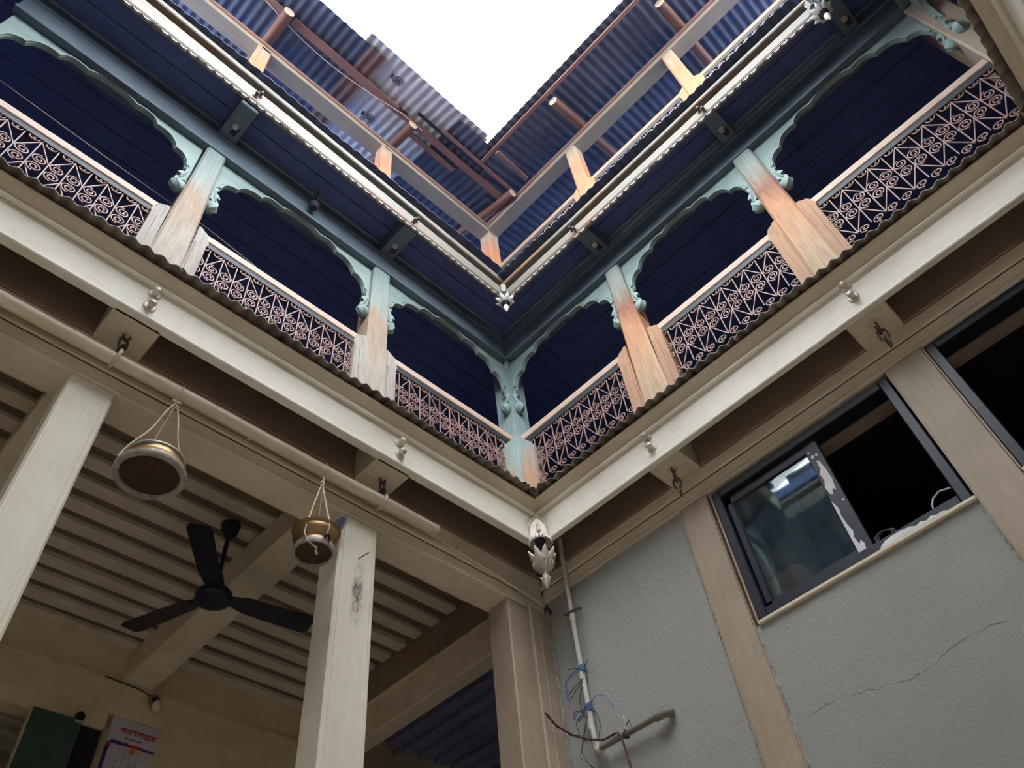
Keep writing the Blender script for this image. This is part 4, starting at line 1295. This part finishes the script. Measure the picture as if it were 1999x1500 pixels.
# upper pendants
def upper_pendant(p, rotz, label, n=8, mat=None):
    mat = mat or M['white_lotus']
    t = link('carved_pendant', None, loc=p, rot=(0, 0, rotz))
    tag(t, label, 'pendant', 'lotus pendants')
    part('stub', MB().box(-0.02, 0.02, -0.02, 0.03, 0.0, 0.1, 0.006), M['fascia'], t)
    part('neck', MB().lathe([(0.012, -0.10), (0.02, -0.07), (0.012, -0.04), (0.02, -0.01), (0.018, 0.004)], 14), M['dark_and_shade'], t, smooth=True)
    part('lotus_cup', MB().lathe([(0.0, -0.155), (0.014, -0.15), (0.036, -0.125), (0.04, -0.11), (0.0, -0.095)], 20), M['dark_and_shade'], t, smooth=True)
    for k in range(n):
        a = 2 * pi * k / n + 0.3
        link('petal', ME_PETU, mat, t, (0.024 * cos(a), 0.024 * sin(a), -0.135), (0, 0, a + pi / 2))
    part('bud', MB().lathe([(0.0, -0.235), (0.012, -0.215), (0.02, -0.19), (0.016, -0.165), (0.006, -0.15), (0, -0.148)], 14), mat, t, smooth=True)
    return t
upper_pendant((-0.05, -0.055, 6.13), radians(-45), 'white lotus pendant hanging at the upper inner corner')
upper_pendant((-0.03, -2.70, 6.13), radians(45), 'white lotus pendant at the top right corner of the courtyard', 9)

# ------------------------------------------------------------------ upper gallery: columns
post('carved_column', WR, 0.744, 4.2, 6.03, 0.115, 0.20, 0.13, M['col_r'], M['wing_r'], 'orange-brown worn column of the right gallery nearest the corner', 'worn gallery columns', 0.98, 0.08)
post('carved_column', WR, 1.862, 4.2, 6.03, 0.13, 0.17, 0.13, M['col_r'], M['wing_r'], 'big orange-brown worn column towards the upper right', 'worn gallery columns', 1.0, 0.075)
post('carved_column', WL, 0.865, 4.2, 6.03, 0.135, 0.175, 0.13, M['col_l'], M['wing_l'], 'pale worn column of the left gallery nearest the corner', 'worn gallery columns', 0.97, 0.075)
post('carved_column', WL, 2.118, 4.2, 6.03, 0.12, 0.19, 0.13, M['col_l'], M['wing_l'], 'pale worn column of the left gallery at the far left', 'worn gallery columns', 0.97, 0.07)
# corner column
t = link('carved_column', None, loc=(0.3, 0.3, 4.2))
tag(t, 'flaking teal corner column where the two galleries meet', 'column', 'worn gallery columns')
prof = []
for k in range(6):
    z = 1.83 * k / 5
    e = 0.02 * max(0, 1 - k / 3)
    prof.append([(-e, -e, z), (0.15, -e, z), (0.15, 0.15, z), (-e, 0.15, z)])
part('shaft', MB().loft(prof), M['col_c'], t)
for k, (x0, x1, y0, y1) in enumerate(((-0.105, -0.01, 0.02, 0.1), (0.02, 0.1, -0.105, -0.01))):
    if k == 0:
        pts = [(x1, 0), (x0, 0), (x0, 0.78), (x0 + 0.02, 0.84), (x0 + 0.05, 0.88), (x1, 0.95)]
        mb = MB().poly(list(reversed(pts)), y0, y1)
    else:
        pts = [(y1, 0), (y0, 0), (y0, 0.78), (y0 + 0.02, 0.84), (y0 + 0.05, 0.88), (y1, 0.95)]
        mb = MB().poly(pts, x0, x1)
        mb.v = [(p[1], p[0], p[2]) for p in mb.v]
    part('side_board', mb, M['col_c'], t)
part('front_ridge', MB().loft([[(-0.045, -0.045, 0), (0.03, -0.045, 0), (0.03, 0.03, 0), (-0.045, 0.03, 0)], [(-0.03, -0.03, 0.75), (0.03, -0.03, 0.75), (0.03, 0.03, 0.75), (-0.03, 0.03, 0.75)],
                              [(-0.005, -0.005, 0.98), (0.03, -0.005, 0.98), (0.03, 0.03, 0.98), (-0.005, 0.03, 0.98)]]), M['col_c'], t)
# corner column at the top right
t = link('carved_column', None, loc=(0.3, -3.05, 4.2))
tag(t, 'grimy brown column in the top right corner behind the railing end', 'column', 'worn gallery columns')
part('shaft', MB().box(0, 0.16, -0.14, 0.02, 0, 1.83, 0.01), M['tan_z'], t)
part('side_board', MB().box(-0.06, 0.0, -0.14, -0.03, 0, 0.95, 0.01), M['tan_z'], t)
part('wall_stub', MB().box(0.1, 0.25, -0.1, 0.01, 0, 1.83), M['brown_fill'], t)

# ------------------------------------------------------------------ cusped arches
CUSPS = [(0.0, 5.978), (0.25, 5.938), (0.50, 5.888), (0.76, 5.79), (0.925, 5.655)]
def arch_half(n=9):
    pts = []
    for (t0, z0), (t1, z1) in zip(CUSPS[:-1], CUSPS[1:]):
        for k in range(n):
            f = k / n
            t = t0 + (t1 - t0) * f
            z = z0 + (z1 - z0) * f
            b = 4 * f * (1 - f)
            first = t0 == 0
            pts.append((t + (0.032 if not first else 0.008) * b, z + (0.036 if not first else 0.016) * b))
    pts += [(0.925, 5.655), (0.955, 5.635), (0.965, 5.60), (0.935, 5.585), (0.905, 5.555), (0.945, 5.54), (0.93, 5.515), (0.90, 5.49), (0.895, 5.455), (0.925, 5.425), (0.965, 5.412), (0.995, 5.43)]
    return pts

def arch(w, u0, u1, label, mat=None):
    mat = mat or M['teal']
    uc, hw = (u0 + u1) / 2, (u1 - u0) / 2
    t = thing('cusped_arch', w, uc, 0.34, 5.4, label, 'arch', 'cusped wooden arches')
    half = arch_half()
    full = [(-a * hw, z - 5.4) for a, z in reversed(half)] + [(a * hw, z - 5.4) for a, z in half[1:]]
    ztop = 0.615
    mb = MB()
    # panel: outline = cusped edge + straight top
    outline = full + [(hw, full[-1][1] + 0.005), (hw, ztop), (-hw, ztop), (-hw, full[0][1] + 0.005)]
    mb.poly(outline, 0.0, 0.02)
    part('panel', mb, mat, t)
    # raised border along the cusped edge
    def border(off, wd_, y, cut):
        bd = []
        seg = full[cut:len(full) - cut]
        for i, (x, z) in enumerate(seg):
            a = seg[max(0, i - 2)]
            b = seg[min(len(seg) - 1, i + 2)]
            tx, tz = b[0] - a[0], b[1] - a[1]
            L = sqrt(tx * tx + tz * tz) or 1
            nx, nz = -tz / L, tx / L
            bd.append([(x + nx * off, y, z + nz * off), (x + nx * (off + wd_), y, z + nz * (off + wd_)), (x + nx * (off + wd_), 0.004, z + nz * (off + wd_)), (x + nx * off, 0.004, z + nz * off)])
        return MB().loft(bd)
    part('edge_molding', border(0.003, 0.012, -0.012, 12), mat, t)
    part('inner_molding', border(0.021, 0.006, -0.006, 12), mat, t)
    # carved bulbs at the springing
    for sg in (-1, 1):
        x, z = sg * 0.945 * hw, 5.455 - 5.4
        mbb = MB()
        nu, nv = 20, 9
        rings = []
        for j in range(nv):
            b = pi * j / (nv - 1)
            ring = []
            for i in range(nu):
                a = 2 * pi * i / nu
                rr = sin(b) * (1 + 0.1 * cos(a * 7))
                ring.append((0.042 * rr * cos(a), 0.036 * rr * sin(a), -0.05 * cos(b)))
            rings.append(ring)
        mbb.loft(rings)
        mbb.xf(Matrix.Translation((x, 0.006, z)) @ Matrix.Rotation(sg * radians(-30), 4, 'Y'))
        part('carved_bud', mbb, mat, t, smooth=True)
        lf = [(0.99, 5.62), (0.955, 5.645), (0.93, 5.66), (0.945, 5.625), (0.945, 5.60), (0.915, 5.59), (0.885, 5.56), (0.925, 5.552), (0.92, 5.525),
              (0.885, 5.505), (0.88, 5.475), (0.93, 5.49), (0.985, 5.515)]
        pts = [(sg * a * hw, b - 5.4) for a, b in lf]
        part('carved_leaf', MB().poly(pts if sg < 0 else list(reversed(pts)), -0.016, 0.004), mat, t)
        vein = [(sg * (0.975 - 0.05 * k / 6) * hw, -0.016, 5.62 - 5.4 - 0.115 * k / 6) for k in range(7)]
        part('leaf_vein', MB().tube(vein, 0.006, 5, rs=[0.003, 0.006, 0.008, 0.009, 0.009, 0.008, 0.006]), mat, t)
    return t
arch(WL, 2.19, 3.30, 'cusped teal arch at the far left of the left gallery')
arch(WL, 0.935, 2.055, 'cusped teal arch between the two pale columns of the left gallery')
arch(WL, -0.315, 0.795, 'cusped teal arch of the left gallery beside the corner column')
arch(WR, -0.315, 0.685, 'cusped teal arch of the right gallery beside the corner column')
arch(WR, 0.805, 1.795, 'cusped teal arch between the two orange-brown columns')
arch(WR, 1.93, 3.06, 'cusped teal arch at the upper right end of the right gallery')
arch(WN2, -0.33, 0.8, 'cusped teal arch of the near gallery in the top right corner')

# ------------------------------------------------------------------ lintels
def lintel(w, u0, u1, label):
    uc = (u0 + u1) / 2
    x0, x1 = xr(w, u0, u1, uc)
    t = thing('lintel_beam', w, uc, 0.3, 5.99, label, 'beam', 'teal lintel beams')
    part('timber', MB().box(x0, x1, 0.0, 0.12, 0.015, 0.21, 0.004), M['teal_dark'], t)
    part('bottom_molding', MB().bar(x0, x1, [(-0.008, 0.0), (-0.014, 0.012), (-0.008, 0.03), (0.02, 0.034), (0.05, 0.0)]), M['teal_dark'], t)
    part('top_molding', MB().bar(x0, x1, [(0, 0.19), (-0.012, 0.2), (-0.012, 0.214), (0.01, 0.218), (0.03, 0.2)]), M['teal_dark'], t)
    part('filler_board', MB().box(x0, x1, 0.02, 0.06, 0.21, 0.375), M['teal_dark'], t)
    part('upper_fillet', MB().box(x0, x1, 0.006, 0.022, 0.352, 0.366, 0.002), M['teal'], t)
    return t
lintel(WL, -0.3, LU, 'sooty teal lintel over the left gallery arches')
lintel(WR, -0.3, 3.2, 'sooty teal lintel over the right gallery arches')
lintel(WN2, -0.3, NU, 'sooty teal lintel over the near gallery arches')

# upper joist ends with a bolt underneath
def upper_joist(w, u, wd_, label):
    t = joist_end(w, u, wd_, label, 6.2, 0.165, 0.03, 0.31, M['teal_dark'], None)
    part('bolt', MB().lathe([(0.0, -0.03), (0.01, -0.028), (0.012, -0.012), (0.02, -0.006), (0.02, 0.0)], 10, 0.0, 0.16), M['silver'], t, smooth=True)
    part('strap', MB().box(-0.008, 0.03, 0.16, 0.22, -0.003, 0.002), M['dark_and_shade'], t)
    return t
upper_joist(WL, 0.855, 0.112, 'teal joist end under the left eaves board nearest the corner')
upper_joist(WL, 2.11, 0.118, 'teal joist end under the left eaves board at the far left')
upper_joist(WR, 0.745, 0.108, 'teal joist end under the right eaves board nearest the corner')
upper_joist(WR, 1.872, 0.105, 'teal joist end under the right eaves board beside the big worn column')
upper_joist(WR, 2.80, 0.1, 'teal joist end behind the lotus pendant at top right')

# ------------------------------------------------------------------ upper fascia boards with scalloped edge
def upper_fascia(w, u0, u1, fz, label, mat, bolts=()):
    """fz(u) -> heights: scallop line, face top, recess top, ledge top"""
    uc = (u0 + u1) / 2
    t = thing('eaves_board', w, uc, 0, 0, label, 'board', 'scalloped eaves boards')
    us = [u0, u1]
    X = [w.sx * (u - uc) for u in us]
    Z = [fz(u) for u in us]
    pr = lambda z, f: [(a, b) for a, b in f(z)]
    def mk(name, f, m_):
        part(name, MB().loft([[(X[i], y, zz) for y, zz in f(Z[i])] for i in (0, 1)]), m_, t)
    mk('face_board', lambda z: [(0, z[0]), (0, z[1] - 0.012), (0.006, z[1]), (0.034, z[1]), (0.034, z[0])], mat)
    mk('groove_line', lambda z: [(-0.003, z[0] + 0.012), (-0.003, z[0] + 0.02), (0.002, z[0] + 0.02), (0.002, z[0] + 0.012)], mat)
    mk('recess_board', lambda z: [(0.05, z[1] - 0.03), (0.05, z[2] + 0.02), (0.07, z[2] + 0.02), (0.07, z[1] - 0.03)], M['dark_and_shade'])  # black colour paints the shade inside the recess
    mk('ledge', lambda z: [(-0.016, z[2] + 0.006), (-0.022, z[2] + 0.014), (-0.022, z[3] - 0.01), (0.1, z[3] - 0.01), (0.1, z[2] + 0.006)], mat)
    # scallops: one strip with a lobed lower edge
    p = 0.058
    n = int((u1 - u0) / p)
    low = []
    for k in range(n):
        u = u0 + k * p
        dep = 0.024 if random.random() > 0.06 else 0.007
        for j in range(8):
            a = j / 8
            low.append((w.sx * (u + p * a - uc), fz(u + p * a)[0] - dep * sin(pi * a) ** 0.75))
    low.append((w.sx * (u0 + n * p - uc), fz(u0 + n * p)[0]))
    prof = [[(x, 0.004, z), (x, 0.02, z), (x, 0.02, fz(uc + w.sx * x)[0] + 0.006), (x, 0.004, fz(uc + w.sx * x)[0] + 0.006)] for x, z in low]
    mb = MB().loft(prof)
    part('scalloped_edge', mb, M['scallop'], t)
    for ub in bolts:
        zc = (fz(ub)[0] + fz(ub)[1]) / 2
        bolt(t, w, uc, ub - 0.012, zc + 0.022, 0.013, True)
        bolt(t, w, uc, ub + 0.012, zc - 0.022, 0.013, True)
    return t
fzL = lambda u: (6.205 + 0.024 * u, 6.34 + 0.044 * u, 6.372 + 0.05 * u, 6.44 + 0.05 * u)
fzR = lambda u: (6.150, 6.262, 6.30, 6.348)
upper_fascia(WL, 0.0, LU, fzL, 'weathered scalloped eaves board along the left upper gallery', M['fascia'], (0.845, 2.105))
upper_fascia(WR, 0.0, 2.73, fzR, 'weathered scalloped eaves board along the right upper gallery', M['fascia'], (0.725, 1.86))
upper_fascia(WN2, 0.0, NU, fzR, 'weathered scalloped eaves board of the near gallery at top right', M['teal'])

upper_fascia(WW, 0.0, 2.87, fzR, 'scalloped eaves board of the far side, mirrored in the window pane', M['fascia'])
# little pouch hanging on the left lintel
t = thing('hanging_pouch', WL, 1.47, 0.255, 6.14, 'small dark pouch hanging by a hook on the left lintel', 'pouch')
part('pouch', MB().lathe([(0, -0.09), (0.022, -0.085), (0.034, -0.06), (0.03, -0.03), (0.012, -0.005), (0.008, 0.02), (0, 0.022)], 16), M['dark_and_shade'], t, smooth=True)
part('cord', MB().tube([(0, 0, 0.02), (0.0, -0.01, 0.09), (0.0, -0.03, 0.14)], 0.004, 5), M['dark_and_shade'], t)
part('hook', MB().tube([(0.014 * cos(a), -0.035, 0.15 + 0.014 * sin(a)) for a in [2 * pi * k / 12 for k in range(12)]], 0.004, 5, closed=True), M['iron'], t)

tag(link('gallery_wire', MB().tube([(-3.3, 0.6, 5.785), (-3.09, 0.6, 5.763), (-2.6, 0.6, 5.718), (-2.19, 0.6, 5.69), (-1.94, 0.6, 5.682), (-1.6, 0.6, 5.62), (-1.465, 0.6, 5.52), (-1.3, 0.6, 5.3)], 0.003, 5).data('gallery_wire'), M['string']),
    'thin wire strung inside the left gallery behind the arches', 'wire')
# ------------------------------------------------------------------ conduit, wires and twine on the right wall
CX = 0.178
t = link('conduit_pipe', None, loc=(CX, 0.006, 2.85))
tag(t, 'grey plastic conduit running down the right wall beside the corner pier', 'pipe')
part('upright', MB().tube([(0.0, 0.0, 1.15), (0.0, 0.004, 0.7), (0, 0.002, 0.35), (0, -0.002, 0.16), (0, -0.005, 0.02)], 0.0125, 12), M['pvc'], t, smooth=True)
for z in (0.66, 0.12, 0.355):
    part('coupling', MB().tube([(0, 0.0025, z - 0.025), (0, 0.0025, z + 0.025)], 0.0155, 12), M['pvc'], t, smooth=True)
part('elbow', MB().tube([(0, -0.005, 0.05), (0, -0.006, 0.015), (-0.002, -0.016, -0.002), (-0.004, -0.04, -0.006)], 0.0165, 12), M['pvc'], t, smooth=True)
cb = part('saddle_clip', MB().tube([(0.02, 0.06, 0.72), (0.0, 0.03, 0.69), (-0.016, 0.0, 0.685), (0.0, -0.03, 0.692), (0.02, -0.045, 0.7)], 0.006, 6), M['iron_dark'], t)
t = link('stub_pipe', None, loc=(CX - 0.012, -0.03, 2.845))
tag(t, 'grimy pipe sticking along the right wall from the conduit elbow', 'pipe')
part('tube', MB().tube([(0.0, 0.0, 0.0), (0.0, -0.31, 0.0)], 0.0125, 12), M['pipe_dark'], t, smooth=True)
part('socket', MB().tube([(0.0, -0.30, 0.0), (0.004, -0.345, 0.001), (0.03, -0.37, 0.002)], 0.0185, 12), M['pipe_dark'], t, smooth=True)
part('tie', MB().tube([(0.012 * cos(a), -0.14 + 0.006 * sin(2 * a), 0.012 * sin(a) * 1.4) for a in [2 * pi * k / 12 for k in range(12)]], 0.005, 5, closed=True), M['black_wire'], t)
part('twig', MB().tube([(0.0, -0.14, 0.015), (-0.004, -0.15, 0.05), (0.0, -0.145, 0.075)], 0.003, 4), M['pvc'], t)
part('twig', MB().tube([(-0.004, -0.15, 0.03), (-0.01, -0.175, 0.04), (-0.01, -0.18, 0.012)], 0.003, 4), M['black_wire'], t)

def wire_bundle(z, label, mat, arcs):
    t = link('wire_tie', None, loc=(CX, 0.004, z))
    tag(t, label, 'wire')
    mb = MB()
    for k in range(4):
        mb.tube([(0.0165 * cos(a), 0.0165 * sin(a), 0.006 * k + 0.008 * sin(a + k)) for a in [2 * pi * j / 12 for j in range(12)]], 0.0028, 5, closed=True)
    part('wrap', mb, mat, t)
    for pts, m_ in arcs:
        part('loose_end', MB().tube(pts, 0.0018, 5), m_, t)
B_, K_ = M['blue_wire'], M['black_wire']
wire_bundle(3.225, 'upper blue wire tied round the conduit with looped ends', B_, [
    ([(-0.012, 0.01, 0.01), (-0.02, 0.05, 0.0), (-0.015, 0.1, -0.02), (-0.01, 0.105, -0.06), (-0.01, 0.095, -0.11)], B_),
    ([(-0.012, 0.0, 0.0), (-0.025, 0.04, -0.012), (-0.02, 0.09, -0.03), (-0.015, 0.1, -0.1), (-0.012, 0.09, -0.125)], B_),
    ([(-0.014, 0.0, 0.0), (-0.02, 0.03, 0.02), (-0.01, 0.075, 0.035)], K_),
    ([(-0.012, 0.0, -0.05), (-0.02, 0.05, -0.07), (-0.015, 0.09, -0.085)], K_),
    ([(-0.012, 0.0, -0.06), (-0.02, 0.05, -0.09), (-0.015, 0.085, -0.11)], K_),
    ([(-0.014, -0.008, -0.03), (-0.02, -0.03, -0.01), (-0.01, -0.05, 0.03)], K_),
    ([(-0.012, 0.004, -0.08), (-0.02, 0.03, -0.13), (-0.015, 0.03, -0.2), (-0.012, 0.008, -0.24)], K_)])
wire_bundle(3.035, 'lower blue wire bundle on the conduit with one long curling end', B_, [
    ([(-0.014, -0.01, 0.01), (-0.02, -0.06, 0.03), (-0.02, -0.11, 0.01), (-0.015, -0.135, -0.04), (-0.012, -0.14, -0.065)], B_),
    ([(-0.014, 0.01, 0.0), (-0.025, 0.05, 0.0), (-0.02, 0.075, -0.02), (-0.02, 0.05, -0.04), (-0.014, 0.01, -0.02)], B_),
    ([(-0.014, 0.01, 0.0), (-0.028, 0.06, 0.008), (-0.02, 0.08, -0.01), (-0.02, 0.06, -0.028), (-0.014, 0.01, 0.0)], K_),
    ([(-0.014, 0.01, -0.01), (-0.02, 0.07, -0.04), (-0.018, 0.06, -0.1), (-0.016, 0.03, -0.14)], K_),
    ([(-0.014, -0.01, -0.01), (-0.02, -0.05, -0.04), (-0.018, -0.06, -0.1), (-0.016, -0.03, -0.16)], K_),
    ([(-0.014, 0.005, -0.03), (-0.025, 0.03, -0.1), (-0.025, 0.06, -0.17), (-0.02, 0.03, -0.24), (-0.02, -0.02, -0.3), (-0.02, -0.02, -0.42)], K_),
    ([(-0.014, 0.01, -0.04), (-0.025, 0.045, -0.14), (-0.025, 0.07, -0.19), (-0.02, 0.0, -0.27)], K_)])
# twine from the pier to the stub pipe and on down
tp = [(0.055, 0.155, 3.05), (0.10, 0.14, 3.0), (0.135, 0.09, 2.945), (0.155, 0.02, 2.90), (0.158, -0.06, 2.865), (0.15, -0.14, 2.86), (0.12, -0.18, 2.80), (0.08, -0.22, 2.68), (0.02, -0.27, 2.5), (-0.05, -0.33, 2.3)]
def twist(pts, ph, r):
    out = []
    P_ = [Vector(p) for p in pts]
    n = 60
    for k in range(n + 1):
        f = k / n * (len(P_) - 1)
        i = min(int(f), len(P_) - 2)
        g = f - i
        p = P_[i].lerp(P_[i + 1], g)
        a = k * 1.15 + ph
        out.append(p + Vector((0, r * cos(a), r * sin(a))))
    return out
t = link('twine', None)
tag(t, 'red and black twisted twine strung from the corner pier to the stub pipe', 'twine')
part('strand', MB().tube(twist(tp, 0, 0.003), 0.0035, 5), M['red_rope'], t, label='red strand')
part('strand', MB().tube(twist(tp, pi, 0.003), 0.0035, 5), M['dark_and_shade'], t, label='black strand')
